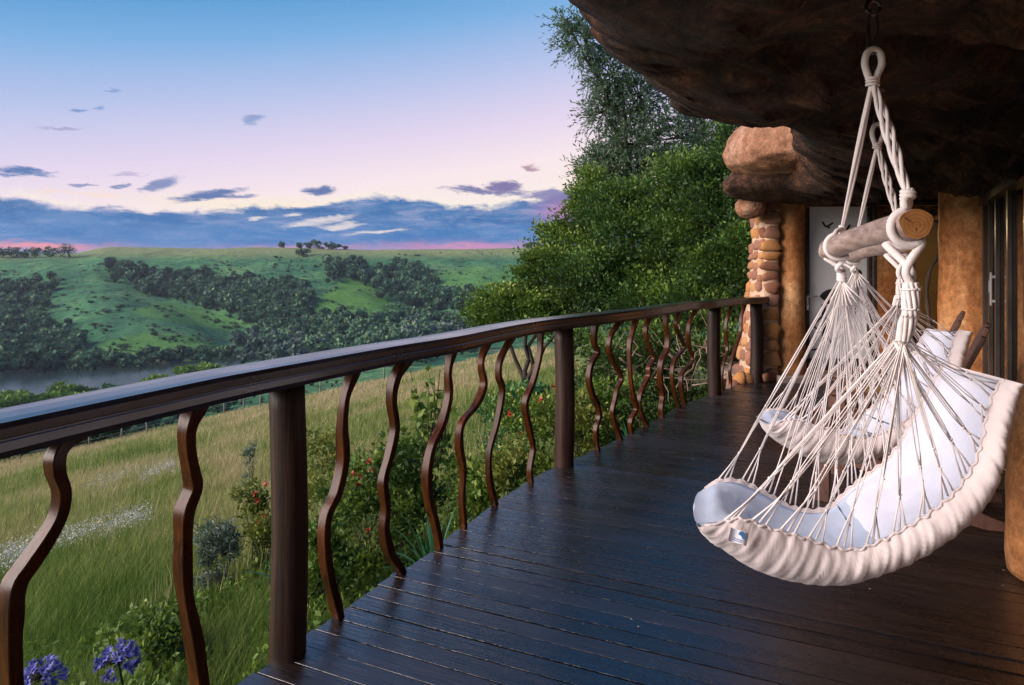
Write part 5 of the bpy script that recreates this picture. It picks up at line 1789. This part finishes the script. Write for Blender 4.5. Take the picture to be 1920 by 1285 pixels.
    for side_i, (rim, apx) in enumerate(((S1[:, 0], fan_n), (S1[:, -1], fan_f))):
        for q in range(0, NP - 1, 2):
            pts = [rim[ti[q]] - un[ti[q]] * 0.004, rim[ti[q + 1]] - un[ti[q + 1]] * 0.004]
            ap = apx + np.array([rng.normal() * 0.006, rng.normal() * 0.006, rng.normal() * 0.008])
            cord(ap, pts, rng.uniform(0.74, 0.88))
            # a second run to the same pair, tied higher
            cord(ap + rng.normal(size=3) * 0.004, [pts[0] * 0.5 + pts[1] * 0.5 + un[ti[q]] * 0.0], rng.uniform(0.60, 0.86))
    # fan gathers: fibres bundled just under each knot
    for apx, cnt in ((fan_n, 9), (fan_f, 8)):
        for i in range(cnt):
            tgt = mid[int((i + 0.5) / cnt * (n - 1))]
            d = unit(tgt - apx)
            P = np.array([apx + np.array([0, 0, 0.03]), apx, apx + d * 0.10])
            add('gathered_strand', tube(P, [0.006, 0.006, 0.002], 6), M['rope'])
    if with_tag:
        # woven label sewn to the front edge
        c = W(1383, 996, 1.70)
        ex, ez = unit(W(1400, 1002, 1.70) - W(1366, 990, 1.70)), unit(W(1378, 1012, 1.69) - W(1385, 985, 1.71))
        g_ = []
        for i in range(6):
            for j in range(8):
                a, b = (j / 7 - 0.5) * 0.050, (i / 5 - 0.2) * 0.036
                g_.append(c + ex * a + ez * b + np.cross(ex, ez) * (0.006 * math.sin(j * 0.9) - 0.004 * i / 5) + np.array([0, -0.012, 0]))
        g_ = np.array(g_)
        lab = mk('sewn_label', g_, grid_faces(6, 8), M['tag_white'], root)
        nrm = unit(np.cross(ex, ez))
        nrm = nrm if nrm[1] < 0 else -nrm
        pt = lambda a, b: c + ex * a * 0.050 + ez * (b - 0.2) * 0.036 + np.array([0, -0.012, 0]) + nrm * 0.009
        mk('printed_emblem', np.array([pt(-0.05, 0.12), pt(0.12, 0.05), pt(0.3, 0.3), pt(0.36, 0.55), pt(0.18, 0.62), pt(0.06, 0.45), pt(-0.12, 0.38)]), [(0, 1, 2, 3, 4, 5, 6)], M['tag_blue'], lab, smooth=False)
        for b0 in (0.72, 0.86):
            mk('printed_line', np.array([pt(-0.36, b0), pt(0.25, b0), pt(0.25, b0 + 0.05), pt(-0.36, b0 + 0.05)]), [(0, 1, 2, 3)], M['tag_blue'], lab, smooth=False)
    return root

make_swing('near cream hammock chair with a sewn label, hanging closest to the camera', (0, 0, 0), 0.0, 3, 'hammock chairs hung from the rock overhang', True, 2.235)
make_swing('far cream hammock chair hanging behind the near one, over the middle of the deck', (0.585, 1.0, -0.005), 0.045, 14, 'hammock chairs hung from the rock overhang', False, 2.225)

# ------------------------------------------------------------------ timber deck chairs behind the hammocks
def make_chair(label, loc, yaw, seed, group):
    rng = np.random.default_rng(seed)
    root = empty('slatted_chair', loc, label, 'chair', group)
    ca, sa = math.cos(yaw), math.sin(yaw)
    def place(V):
        V = np.asarray(V, float)
        return np.stack([V[:, 0] * ca - V[:, 1] * sa, V[:, 0] * sa + V[:, 1] * ca, V[:, 2]], 1) + np.asarray(loc)
    def part(name, VF, mat=M['chairwood']):
        return mk(name, place(VF[0]), VF[1], mat, root, smooth=False)
    # local: -x front, +x back
    for y in (-0.27, 0.27):
        P = np.array([(-0.36, y, 0.34), (-0.1, y, 0.27), (0.2, y, 0.14), (0.44, y, 0.05), (0.56, y, 0.036)])
        part('side_rail', sweep(spline(P, 14), [(-.016, -.05), (.016, -.05), (.016, .05), (-.016, .05)], scales=np.r_[np.ones(11), 0.9, 0.72, 0.45]))
        part('front_leg', box((-0.33, y * 1.13, 0.27), (0.045, 0.016, 0.27), bev=0.004))
        part('arm_rest', box((-0.06, y * 1.2, 0.56), (0.36, 0.05, 0.012), bev=0.004))
        d = unit((0.36, 0, 0.93))
    for i in range(5):
        s = i / 4
        part('seat_slat', box((-0.33 + 0.42 * s, 0, 0.385 - 0.165 * s), (0.044, 0.29, 0.011), np.stack([unit((1, 0, -0.39)), np.array([0, 1.0, 0]), unit((0.39, 0, 1))]), bev=0.003))
    d = unit((0.40, 0, 0.92))
    e = unit((-0.92, 0, 0.40))
    for i, y in enumerate(np.linspace(-0.24, 0.24, 5)):
        h = 0.44 + 0.05 * math.cos(y * 5)
        part('back_slat', box(np.array([0.10, y, 0.20]) + d * h, (h, 0.049, 0.013), np.stack([d, np.array([0, 1.0, 0]), e]), bev=0.004))
    part('back_brace', box(np.array([0.10, 0, 0.20]) + d * 0.40 - e * 0.028, (0.03, 0.28, 0.013), np.stack([d, np.array([0, 1.0, 0]), e]), bev=0.003))
make_chair('dark slatted timber chair just behind the backrest of the near hammock chair', (2.33, 3.95, 0.0), -0.62, 1, 'slatted timber chairs on the deck')
make_chair('dark slatted timber chair farther back, beside the broad plaster column', (2.95, 5.03, 0.0), -0.60, 2, 'slatted timber chairs on the deck')

def make_table():
    c = W(1640, 770, 5.4)
    root = empty('low_table', (c[0], c[1], 0), 'low pale timber table seen through the hammock cords', 'table')
    for i in range(4):
        mk('top_slat', *box((c[0], c[1] - 0.18 + 0.12 * i, 0.40), (0.26, 0.055, 0.012), bev=0.003), M['tablewood'], root, smooth=False)
    for i in range(4):
        mk('shelf_slat', *box((c[0], c[1] - 0.16 + 0.105 * i, 0.17), (0.23, 0.045, 0.010), bev=0.003), M['tablewood'], root, smooth=False)
    for sx in (-1, 1):
        for sy in (-1, 1):
            mk('leg', *box((c[0] + sx * 0.235, c[1] + sy * 0.19, 0.19), (0.022, 0.022, 0.197), bev=0.003), M['chairwood'], root, smooth=False)
make_table()
# ------------------------------------------------------------------ trees and bushes right of the valley view
def pblob(px, py, Y, rpx, rpy, n, depth=1.0):
    c = W(px, py, Y)
    k = Y / FPX
    return (c, (rpx * k, (rpx + rpy) / 2 * k * depth, rpy * k), n)

def ground_at(px, Y):
    X = (px - 960) / FPX * Y
    return np.array([X, Y, float(height(X, Y))])

TG = 'trees beside the deck'
tree('evergreen_tree', 'big dark evergreen in the middle of the leafy mass beside the deck', ground_at(1190, 14.5),
     [pblob(1190, 470, 14.5, 95, 85, 14400), pblob(1130, 520, 14, 75, 70, 9600), pblob(1250, 400, 14.8, 70, 70, 9600), pblob(1170, 390, 15, 60, 60, 7200), pblob(1210, 560, 13.5, 90, 60, 9600)],
     2.4, 0.16, 0.078, 0.55, G['dark'], 41, TG, tint_shift=-0.12, clump=0.24, per=120, shell=0.75)
tree('evergreen_tree', 'dark evergreen rising just left of the stone pillar', ground_at(1370, 12.0),
     [pblob(1365, 430, 12, 70, 90, 11200), pblob(1390, 330, 12.3, 55, 80, 8800), pblob(1340, 540, 11.6, 80, 70, 11200), pblob(1400, 520, 11.5, 50, 90, 8800), pblob(1320, 350, 12.8, 60, 60, 8000)],
     2.2, 0.14, 0.075, 0.55, G['dark'], 42, TG, clump=0.22, per=120, shell=0.75, tint_shift=-0.12)
tree('bushy_tree', 'light green bushy tree at the valley end of the leafy mass', ground_at(990, 15.5),
     [pblob(985, 575, 15.5, 75, 42, 10400), pblob(930, 595, 15.8, 42, 30, 4000), pblob(1040, 520, 15.5, 60, 55, 8800), pblob(1060, 590, 14.5, 75, 45, 8800)],
     1.2, 0.12, 0.082, 0.6, G['mid'], 43, TG, clump=0.22, per=105, shell=0.7, tint_shift=-0.02)
tree('leafy_tree', 'mid-green leafy tree with a spiky top standing before the sunset', ground_at(1075, 16.5),
     [pblob(1075, 480, 16.5, 55, 60, 8000), pblob(1045, 440, 16.8, 26, 26, 1440), pblob(1100, 420, 16.5, 45, 50, 5600), pblob(1120, 365, 16.5, 36, 45, 3520), pblob(1025, 432, 16.9, 12, 14, 352)],
     2.6, 0.11, 0.082, 0.55, G['mid'], 44, TG, clump=0.2, per=90, shell=0.65)
tree('willow_tree', 'tall feathery grey-green willow reaching up behind the rock overhang', ground_at(1240, 18.5),
     [pblob(1190, 270, 18.5, 75, 60, 6000), pblob(1280, 260, 18, 80, 70, 6000), pblob(1340, 270, 18, 70, 70, 5200), pblob(1150, 320, 18.6, 60, 45, 3600), pblob(1150, 140, 18.4, 50, 55, 4600),
      pblob(1095, 70, 18.2, 34, 40, 2600), pblob(1062, 40, 18.2, 20, 18, 600), pblob(1130, 210, 18.6, 34, 24, 1800), pblob(1200, 180, 18.4, 50, 50, 4000), pblob(1120, 310, 18.7, 28, 40, 2000)],
     5.0, 0.15, 0.13, 0.26, G['willow'], 45, TG, per=14, limbs=14, spray=0.55)
tree('leafy_tree', 'sunlit mid-green tree filling the gap under the rock overhang', ground_at(1290, 13.2),
     [pblob(1290, 470, 13, 70, 80, 10400), pblob(1270, 350, 13.5, 50, 50, 5120), pblob(1300, 570, 12.4, 80, 50, 8800)],
     2.0, 0.12, 0.075, 0.55, G['mid'], 46, TG, tint_shift=-0.12, clump=0.22, per=112, shell=0.7)

def shrub(name, label, px, py, Y, rpx, rpy, n, leaf, mat, seed, group='shrubs below the railing', aspect=0.55, flowers=None, clump=None, cat='shrub', tshift=0.0):
    rng = np.random.default_rng(seed)
    k = Y / FPX
    c = W(px, py, Y)
    g = np.array([c[0], c[1], float(height(c[0], c[1]))])
    o = empty(name, g, label, cat, group)
    blobs = []
    for i in range(6):
        a = rng.uniform(0, 2 * PI)
        blobs.append((c + np.array([0.5 * rpx * k * math.cos(a), 0.5 * rpx * k * math.sin(a), rng.uniform(-0.55, 0.5) * rpy * k]), (0.62 * rpx * k, 0.62 * rpx * k, 0.55 * rpy * k), n // 7))
    # skirt down to the ground
    bot = c[2] - rpy * k
    if bot - g[2] > 0.15:
        blobs.append((np.array([c[0], c[1], (bot + g[2]) / 2 + 0.1]), (0.8 * rpx * k, 0.8 * rpx * k, (bot - g[2]) / 2 + 0.2), n))
    P, D, T, CC = crown_points(blobs, rng, clump or 0.25 * rpx * k, 24, 0.3)
    P[:, 2] = np.maximum(P[:, 2], g[2] + 0.03)
    V, F = leaf_quads(P, leaf * (0.6 + 0.8 * rng.random(len(P))), aspect, D, rng)
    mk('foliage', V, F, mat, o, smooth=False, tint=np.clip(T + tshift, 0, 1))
    mb = MB()
    for i in range(7):
        q = CC[rng.integers(0, len(CC))]
        mb.add(*limb(g + np.array([rng.normal() * 0.05, rng.normal() * 0.05, -0.05]), q[rng.integers(0, len(q))], 0.008, 0.003, rng, k=5, n=6))
    mb.build('stem', M['bark'], o)
    if flowers:
        fm, cnt, fs, pts = flowers
        pos = [W(a, b, Y - rpx * k * 0.8) for a, b in pts]
        for i in range(cnt):
            pos.append(c + np.array([rng.normal() * rpx * k * 0.6, -rpx * k * rng.uniform(0.5, 1.0), rng.normal() * rpy * k * 0.5]))
        for p in pos:
            npet = 9
            d = rand_unit(npet, rng) * np.array([1, 0.6, 1]) + np.array([0, -0.35, 0.2])
            d /= np.linalg.norm(d, axis=1)[:, None]
            V, F = leaf_quads(np.repeat(p[None], npet, 0), fs * (0.7 + 0.6 * rng.random(npet)), 0.8, d, rng)
            mk('blossom', V, F, fm, o, smooth=False, tint=rng.random(npet))
    return o

red = G['petal_red']
shrub('rose_shrub', 'rose bush with red blooms right of the nearest full post', 690, 950, 6.6, 75, 85, 3400, 0.055, G['dark'], 61, flowers=(red, 2, 0.035, [(693, 865), (697, 880), (662, 890), (675, 893)]), tshift=0.12)
shrub('rose_shrub', 'small orange-red flowering bush left of the nearest full post', 492, 960, 7.4, 40, 68, 2400, 0.045, G['olive'], 62, flowers=(red, 1, 0.04, [(482, 940), (494, 967), (500, 905), (478, 925)]), tshift=0.1)
shrub('leafy_shrub', 'dark leafy bush behind the third full baluster', 770, 900, 6.4, 60, 85, 2600, 0.06, G['dark'], 63, tshift=0.02)
shrub('leafy_shrub', 'bright green bush crowding the deck below the middle balusters', 880, 900, 6.2, 65, 70, 2800, 0.055, G['mid'], 64, tshift=0.08)
shrub('leafy_shrub', 'lush green bush left of the middle post', 965, 740, 8.2, 60, 60, 3000, 0.06, G['strap'], 65, tshift=0.0)
shrub('poppy_shrub', 'light green bush dotted with red blooms beside the middle post', 985, 800, 7.2, 65, 70, 3000, 0.05, G['mid'], 66, flowers=(red, 0, 0.035, [(1036, 725), (1013, 750), (955, 775), (978, 812)]), tshift=0.15)
shrub('yellow_shrub', 'yellow-green feathery bush at the foot of the middle post', 960, 865, 5.9, 50, 50, 2200, 0.045, G['olive'], 67, tshift=0.2)
shrub('yellow_shrub', 'yellow-green bush right of the middle post', 1090, 790, 7.0, 45, 55, 2000, 0.045, G['olive'], 68, tshift=0.2)
shrub('leafy_shrub', 'green bush under the balusters right of the middle post', 1150, 760, 7.4, 55, 60, 2400, 0.05, G['mid'], 69, tshift=0.05)
shrub('leafy_shrub', 'dark bush at the foot of the trees behind the far balusters', 1120, 660, 9.8, 75, 60, 3400, 0.065, G['dark'], 70)
shrub('leafy_shrub', 'dark bush behind the far balusters under the evergreen', 1230, 640, 10.0, 85, 60, 3800, 0.065, G['dark'], 71)
shrub('leafy_shrub', 'dark bush next to the stone pillar behind the railing end', 1350, 630, 9.8, 65, 60, 3000, 0.065, G['dark'], 72)
shrub('leafy_shrub', 'low bright green bush beside the nearest full post', 610, 1010, 5.8, 45, 80, 1900, 0.05, G['mid'], 73, tshift=0.0)
shrub('sage_bush', 'pale silvery sage bush in the grass left of the nearest full post', 410, 1032, 7.2, 32, 62, 4200, 0.055, G['sage'], 74, aspect=0.22)
shrub('leafy_shrub', 'dark green tuft in the grass below the second baluster', 300, 1190, 5.4, 50, 45, 1800, 0.05, G['dark'], 75, tshift=0.15)
shrub('yellow_shrub', 'pale yellow-flowering bush behind the nearest full post', 610, 860, 8.2, 45, 55, 1700, 0.045, G['olive'], 76, flowers=(G['petal_yellow'], 9, 0.018, [(620, 855), (600, 845)]), tshift=0.15)
shrub('seedling_tree', 'young blue-green conifer seedling standing alone in the meadow', 470, 850, 14, 16, 34, 700, 0.07, G['sage'], 77, cat='seedling', aspect=0.2)

# young tree with large pale leaves
def sapling():
    rng = np.random.default_rng(80)
    Y = 9.0
    g = ground_at(805, Y)
    o = empty('sapling', g, 'young tree with large pale green leaves between the balusters', 'sapling')
    mb = MB()
    P, D = [], []
    for i in range(26):
        a, b = rng.uniform(755, 850), rng.uniform(690, 860)
        tip = W(a, b, Y + rng.normal() * 0.25)
        st = g + np.array([rng.normal() * 0.05, rng.normal() * 0.05, 0.2 + rng.random() * 0.5])
        mb.add(*limb(st, tip, 0.012, 0.004, rng, k=4, n=5))
        for q in range(9):
            s = rng.uniform(0.45, 1.0)
            P.append(st + (tip - st) * s)
            d = rng.normal(size=3) + np.array([0, -0.5, -0.1])
            D.append(unit(d))
    V, F = leaf_quads(np.array(P), 0.17 * (0.6 + 0.6 * rng.random(len(P))), 0.55, np.array(D), rng)
    mk('foliage', V, F, G['sage'] if False else G['mid'], o, smooth=False, tint=np.clip(rng.random(len(P)) * 0.6 + 0.35, 0, 1))
    mb.add(*limb(g - np.array([0, 0, 0.1]), g + np.array([0, 0, 0.9]), 0.025, 0.014, rng))
    mb.build('stem', M['bark'], o)
sapling()

# strap-leaved clumps
def strap_clump(label, px, py, Y, n, length, seed, mat=G['strap'], width=0.022):
    rng = np.random.default_rng(seed)
    c = W(px, py, Y)
    g = np.array([c[0], c[1], float(height(c[0], c[1]))])
    g[2] = max(g[2], c[2] - length * 0.8)
    V, F = [], []
    for i in range(n):
        a = rng.uniform(0, 2 * PI)
        d = np.array([math.cos(a), math.sin(a), 0])
        l = length * rng.uniform(0.6, 1.1)
        lean = rng.uniform(0.25, 0.9)
        s = np.array([-d[1], d[0], 0])
        k = 6
        b0 = len(V)
        for j in range(k):
            t = j / (k - 1)
            p = g + d * (0.04 + l * lean * t ** 1.4) + np.array([0, 0, l * (t * (1.15 - 0.75 * lean * t))])
            w = width * (1 - 0.85 * t ** 2) * 0.5
            V += [p - s * w, p + s * w]
        F += [(b0 + 2 * j, b0 + 2 * j + 1, b0 + 2 * j + 3, b0 + 2 * j + 2) for j in range(k - 1)]
    o = mk('strap_plant', np.array(V), np.array(F), mat, smooth=True, tint=np.repeat(rng.random(n), 5))
    return tag(o, label, 'plant', 'strap-leaved plants below the railing')
strap_clump('strap-leaved plant against the deck edge at the fifth baluster', 815, 990, 4.9, 60, 0.6, 81)
strap_clump('strap-leaved plant right of the middle post', 1085, 735, 7.6, 70, 0.75, 82)
strap_clump('strap-leaved plant beside the nearest full post foot', 560, 1040, 6.2, 45, 0.6, 83)
strap_clump('strap-leaved plant at the deck edge near the far balusters', 1190, 800, 6.6, 50, 0.5, 84)

# agapanthus: umbels of blue trumpets on bare stalks
def agapanthus(label, px, py, Y, seed, r=0.105):
    rng = np.random.default_rng(seed)
    c = W(px, py, Y)
    g = np.array([c[0] + 0.05, c[1] + 0.08, float(height(c[0], c[1]))])
    o = empty('agapanthus', g, label, 'flower', 'blue agapanthus below the railing')
    mk('stalk', *tube(spline([g, (g + c) / 2 + np.array([0.03, 0, 0]), c], 10), 0.008, 6), G['strap'], o, tint=None)
    n = 46
    d = rand_unit(n, rng)
    d[:, 2] = np.abs(d[:, 2]) * 1.2 - 0.35
    d /= np.linalg.norm(d, axis=1)[:, None]
    V, F, T = [], [], []
    for i in range(n):
        e1 = unit(np.cross(d[i], rng.normal(size=3)))
        e2 = np.cross(d[i], e1)
        base = c + d[i] * r * rng.uniform(0.45, 0.6)
        mouth = c + d[i] * r * rng.uniform(0.85, 1.0)
        for q in range(6):
            a = q * PI / 3
            w = math.cos(a) * e1 + math.sin(a) * e2
            s = -math.sin(a) * e1 + math.cos(a) * e2
            b0 = len(V)
            V += [base, mouth - s * 0.009 + w * 0.008, mouth + w * 0.030 + d[i] * 0.010, mouth + s * 0.009 + w * 0.008]
            F.append((b0, b0 + 1, b0 + 2, b0 + 3))
            T.append(rng.random())
    mk('umbel', np.array(V), np.array(F), G['petal_blue'], o, smooth=False, tint=T)
    mb = MB()
    for i in range(n):
        mb.add(*tube([c, c + d[i] * r * 0.55], 0.0025, 4))
    mb.build('pedicels', M['bark'], o)['kind'] = 'stuff'
agapanthus('blue agapanthus head, the whole one, below the first baluster gap', 222, 1242, 3.9, 85, 0.125)
agapanthus('blue agapanthus head cut by the bottom picture edge', 80, 1272, 3.7, 86, 0.12)

# dry twig heap below the far balusters
def twig_heap():
    rng = np.random.default_rng(90)
    o = empty('twig_heap', ground_at(1290, 9.0), 'heap of dry pale branches behind the far balusters', 'twigs')
    for i in range(46):
        a = W(rng.uniform(1130, 1390), rng.uniform(640, 740), rng.uniform(8.2, 9.6))
        a[2] = max(a[2], float(height(a[0], a[1])))
        d = rng.normal(size=3) * np.array([0.5, 0.3, 0.45])
        b = a + unit(d) * rng.uniform(0.3, 0.9)
        mk('twig', *limb(a, b, 0.011, 0.004, rng, k=5, n=6, wob=0.08), M['twig'], o)
twig_heap()

# ------------------------------------------------------------------ grass and ground cover
def blades(name, label, X, Y, h, w, tint, mat, seed, lean=0.35, cat='grass'):
    rng = np.random.default_rng(seed)
    n = len(X)
    Z = height(X, Y) - 0.02
    B = np.stack([X, Y, Z], 1)
    a = rng.uniform(0, 2 * PI, n)
    d = np.stack([np.cos(a), np.sin(a), 0 * a], 1)
    s = np.stack([-np.sin(a + 0.6), np.cos(a + 0.6), 0 * a], 1)
    ln = (lean * (0.3 + rng.random(n)))[:, None]
    hh, ww = h[:, None], w[:, None]
    m1 = B + d * hh * ln * 0.28 + np.array([0, 0, 1]) * hh * 0.55
    t1 = B + d * hh * ln + np.array([0, 0, 1]) * hh * (1 - 0.25 * ln)
    V = np.stack([B - s * ww, B + s * ww, m1 + s * ww * 0.75, t1, m1 - s * ww * 0.75], 1).reshape(-1, 3)
    i = np.arange(n) * 5
    F = np.concatenate([np.stack([i, i + 1, i + 2, i + 4], 1), np.stack([i + 4, i + 2, i + 3, i + 3], 1)])
    # triangles at the tips: rebuild as pure quads by splitting the tip vertex is needless; use two meshes' worth of tris
    tri = np.concatenate([np.stack([i, i + 1, i + 2], 1), np.stack([i, i + 2, i + 4], 1), np.stack([i + 4, i + 2, i + 3], 1)])
    o = mk(name, V, tri, mat, origin=(0, 0, 0), smooth=False, tint=np.tile(tint, 3))
    return tag(o, label, cat, kind='stuff')

def meadow():
    rng = np.random.default_rng(100)
    n = 400000
    u = rng.uniform(-1.3, 0.16, n)
    Y = 3.2 * (66 / 3.2) ** (rng.random(n) ** 0.95)
    X = u * Y
    # not below the deck
    dx = np.interp(Y, EDGE[330:, 1], EDGE[330:, 0])
    ok = (X < dx - 0.05) & (Y < 64)
    X, Y = X[ok], Y[ok]
    PX, PY = 960 + FPX * X / Y, HOR + FPX * (EYE - height(X, Y)) / Y
    patch = fbm(X / 4.5, Y / 6.5, 4)
    fine = fbm(X / 0.8 + 9, Y / 0.8, 3)
    # dry seed heads up the slope, green below the deck
    t = 0.42 + 0.30 * smooth01((Y - 9) / 18) + 0.16 * smooth01((Y - 30) / 25) + 1.1 * (patch - 0.5) + 0.35 * (fine - 0.5) + rng.normal(size=len(X)) * 0.12
    t += 0.40 * np.exp(-(((PX - 430) / 60) ** 2 + ((PY - 885) / 30) ** 2)) - 0.30 * np.exp(-(((PX - 330) / 120) ** 2 + ((PY - 855) / 14) ** 2))
    t -= 0.20 * np.exp(-(((PX - 250) / 300) ** 2 + ((PY - 1180) / 110) ** 2))
    h = (0.20 + 0.30 * rng.random(len(X))) * (0.75 + 0.7 * fbm(X / 2.0 + 4, Y / 2.0, 2))
    h = np.where(Y < 9, h * 0.9, h)
    w = 0.0028 * (0.7 + 0.6 * rng.random(len(X))) * (1 + Y / 9.0)
    blades('meadow_grass', 'long meadow grass, green and straw-coloured, below the deck', X, Y, h, w, np.clip(t, 0, 1), G['grass'], 101)
    # tall seed heads
    m2 = 15000
    Ys = 5.5 * (45 / 5.5) ** rng.random(m2)
    Xs = rng.uniform(-0.9, 0.05, m2) * Ys
    okk = (Xs < np.interp(Ys, EDGE[330:, 1], EDGE[330:, 0]) - 0.4) & (fbm(Xs / 3.0 + 7, Ys / 3.0, 3) > 0.47)
    Xs, Ys = Xs[okk], Ys[okk]
    blades('seed_heads', 'tall dry seed stalks standing above the meadow grass', Xs, Ys, 0.45 + 0.35 * rng.random(len(Xs)), 0.0022 * (1 + Ys / 9.0), np.clip(0.7 + 0.2 * rng.normal(size=len(Xs)), 0.4, 1), G['grass'], 103, lean=0.15)
    # white-flowered drifts
    pts = []
    for (x0, y0, x1, y1, s, m) in ((0, 1072, 285, 985, 12, 210), (165, 918, 330, 882, 10, 110), (0, 1090, 60, 1060, 10, 50), (270, 905, 330, 880, 5, 60)):
        q = rng.random(m)
        pts.append(np.stack([x0 + (x1 - x0) * q + rng.normal(size=m) * 6, y0 + (y1 - y0) * q + rng.normal(size=m) * s], 1))
    pts = np.vstack(pts)
    Yh = ray_hit(pts[:, 0], pts[:, 1] + 10, 3, 70, 300)
    k = ~np.isnan(Yh)
    pts, Yh = pts[k], Yh[k]
    Xh = (pts[:, 0] - 960) / FPX * Yh
    Zh = height(Xh, Yh)
    P = np.repeat(np.stack([Xh, Yh, Zh + 0.30 + 0.15 * rng.random(len(Xh))], 1), 14, 0) + rng.normal(size=(len(Xh) * 14, 3)) * np.array([0.07, 0.07, 0.06])
    V, F = leaf_quads(P, 0.032, 0.7, rand_unit(len(P), rng), rng)
    o = mk('white_wildflowers', V, F, G['petal_white'], origin=(0, 0, 0), smooth=False, tint=rng.random(len(P)))
    tag(o, 'pale drifts of tiny white wildflowers in the meadow', 'wildflowers', kind='stuff')
    # broad-leaved ground cover below the railing and under the trees
    n = 110000
    Yr = 3.3 * (20 / 3.3) ** rng.random(n)
    Xr = rng.uniform(-0.85, 0.40, n) * Yr
    dx = np.interp(Yr, EDGE[330:, 1], EDGE[330:, 0])
    k = (Xr < dx - 0.05) & (Yr < 14 + 6 * fbm(Xr / 3, Yr / 3, 2)) & ((Xr / Yr > -0.30 + 0.20 * (fbm(Xr, Yr, 2) - 0.5)) | ((Yr < 7.2) & (fbm(Xr / 0.7 + 2, Yr / 0.7, 3) > 0.50)))
    Xr, Yr = Xr[k], Yr[k]
    hgt = 0.05 + 0.40 * rng.random(len(Xr)) * (0.3 + fbm(Xr / 0.9, Yr / 0.9, 3))
    P = np.stack([Xr, Yr, height(Xr, Yr) + hgt], 1)
    d = rand_unit(len(P), rng) + np.array([0, -0.2, 0.35])
    d /= np.linalg.norm(d, axis=1)[:, None]
    V, F = leaf_quads(P, 0.055 * (0.6 + rng.random(len(P))), 0.55, d, rng)
    o = mk('undergrowth', V, F, G['mid'], origin=(0, 0, 0), smooth=False, tint=np.clip(0.15 + 0.9 * hgt + 0.5 * (fbm(Xr / 0.6, Yr / 0.6, 3) - 0.3) + rng.normal(size=len(P)) * 0.08, 0, 1))
    tag(o, 'low leafy undergrowth between the shrubs below the railing', 'undergrowth', kind='stuff')
meadow()

# meadow fence
def fence():
    rng = np.random.default_rng(120)
    pts = [(-120, 905), (38, 893), (105, 876), (168, 862), (228, 842), (278, 826), (345, 806), (421, 785), (457, 776), (488, 768), (545, 752), (600, 738), (660, 727), (720, 714)]
    o = empty('meadow_fence', ground_at(280, 60), 'old post and wire fence along the top of the meadow', 'fence')
    tops = []
    for i, (a, b) in enumerate(pts):
        Y = 61.0 + rng.normal() * 0.4
        g = ground_at(a, Y)
        lean = rng.normal(size=2) * 0.05 + (np.array([-0.25, 0]) if a == 278 else 0)
        t = g + np.array([lean[0], lean[1], 1.35 + 0.25 * rng.random()])
        mk('post', *tube([g - np.array([0, 0, 0.2]), (g + t) / 2, t], [0.085, 0.08, 0.07], 7), M['fencepost'], o)
        tops.append((g, t))
    for f in (0.45, 0.8):
        P = np.array([g + (t - g) * f for g, t in tops])
        mk('wire', *tube(P, 0.012, 4), M['wire'], o)
    a, b = W(688, 778, 27), W(697, 838, 27)
    b[2] = float(height(b[0], b[1])) - 0.1
    st = mk('leaning_stake', *tube(spline([b, (a + b) / 2 + np.array([0.02, 0, 0]), a], 8), [0.05, 0.05, 0.048, 0.046, 0.044, 0.04, 0.036, 0.03], 7), M['fencepost'])
    tag(st, 'single leaning grey stake in the meadow grass', 'stake')
fence()
# ------------------------------------------------------------------ evening haze in the valley air
def haze():
    V, F = box((0, 3000, 1.5), (9800, 6800, 78))
    m_ = bpy.data.materials.new('haze')
    m_.use_nodes = True
    t = NT(m_.node_tree)
    t.n.remove(t.n['Principled BSDF'])
    pv = t.new('ShaderNodeVolumePrincipled')
    pv.inputs['Color'].default_value = (0.80, 0.88, 1.0, 1)
    pv.inputs['Density'].default_value = 0.00009
    pv.inputs['Anisotropy'].default_value = 0.2
    t.l.new(pv.outputs[0], t.n['Material Output'].inputs['Volume'])
    o = mk('haze', V, F, m_, smooth=False)
    tag(o, 'thin blue evening haze over the valley', 'haze', kind='stuff')
haze()
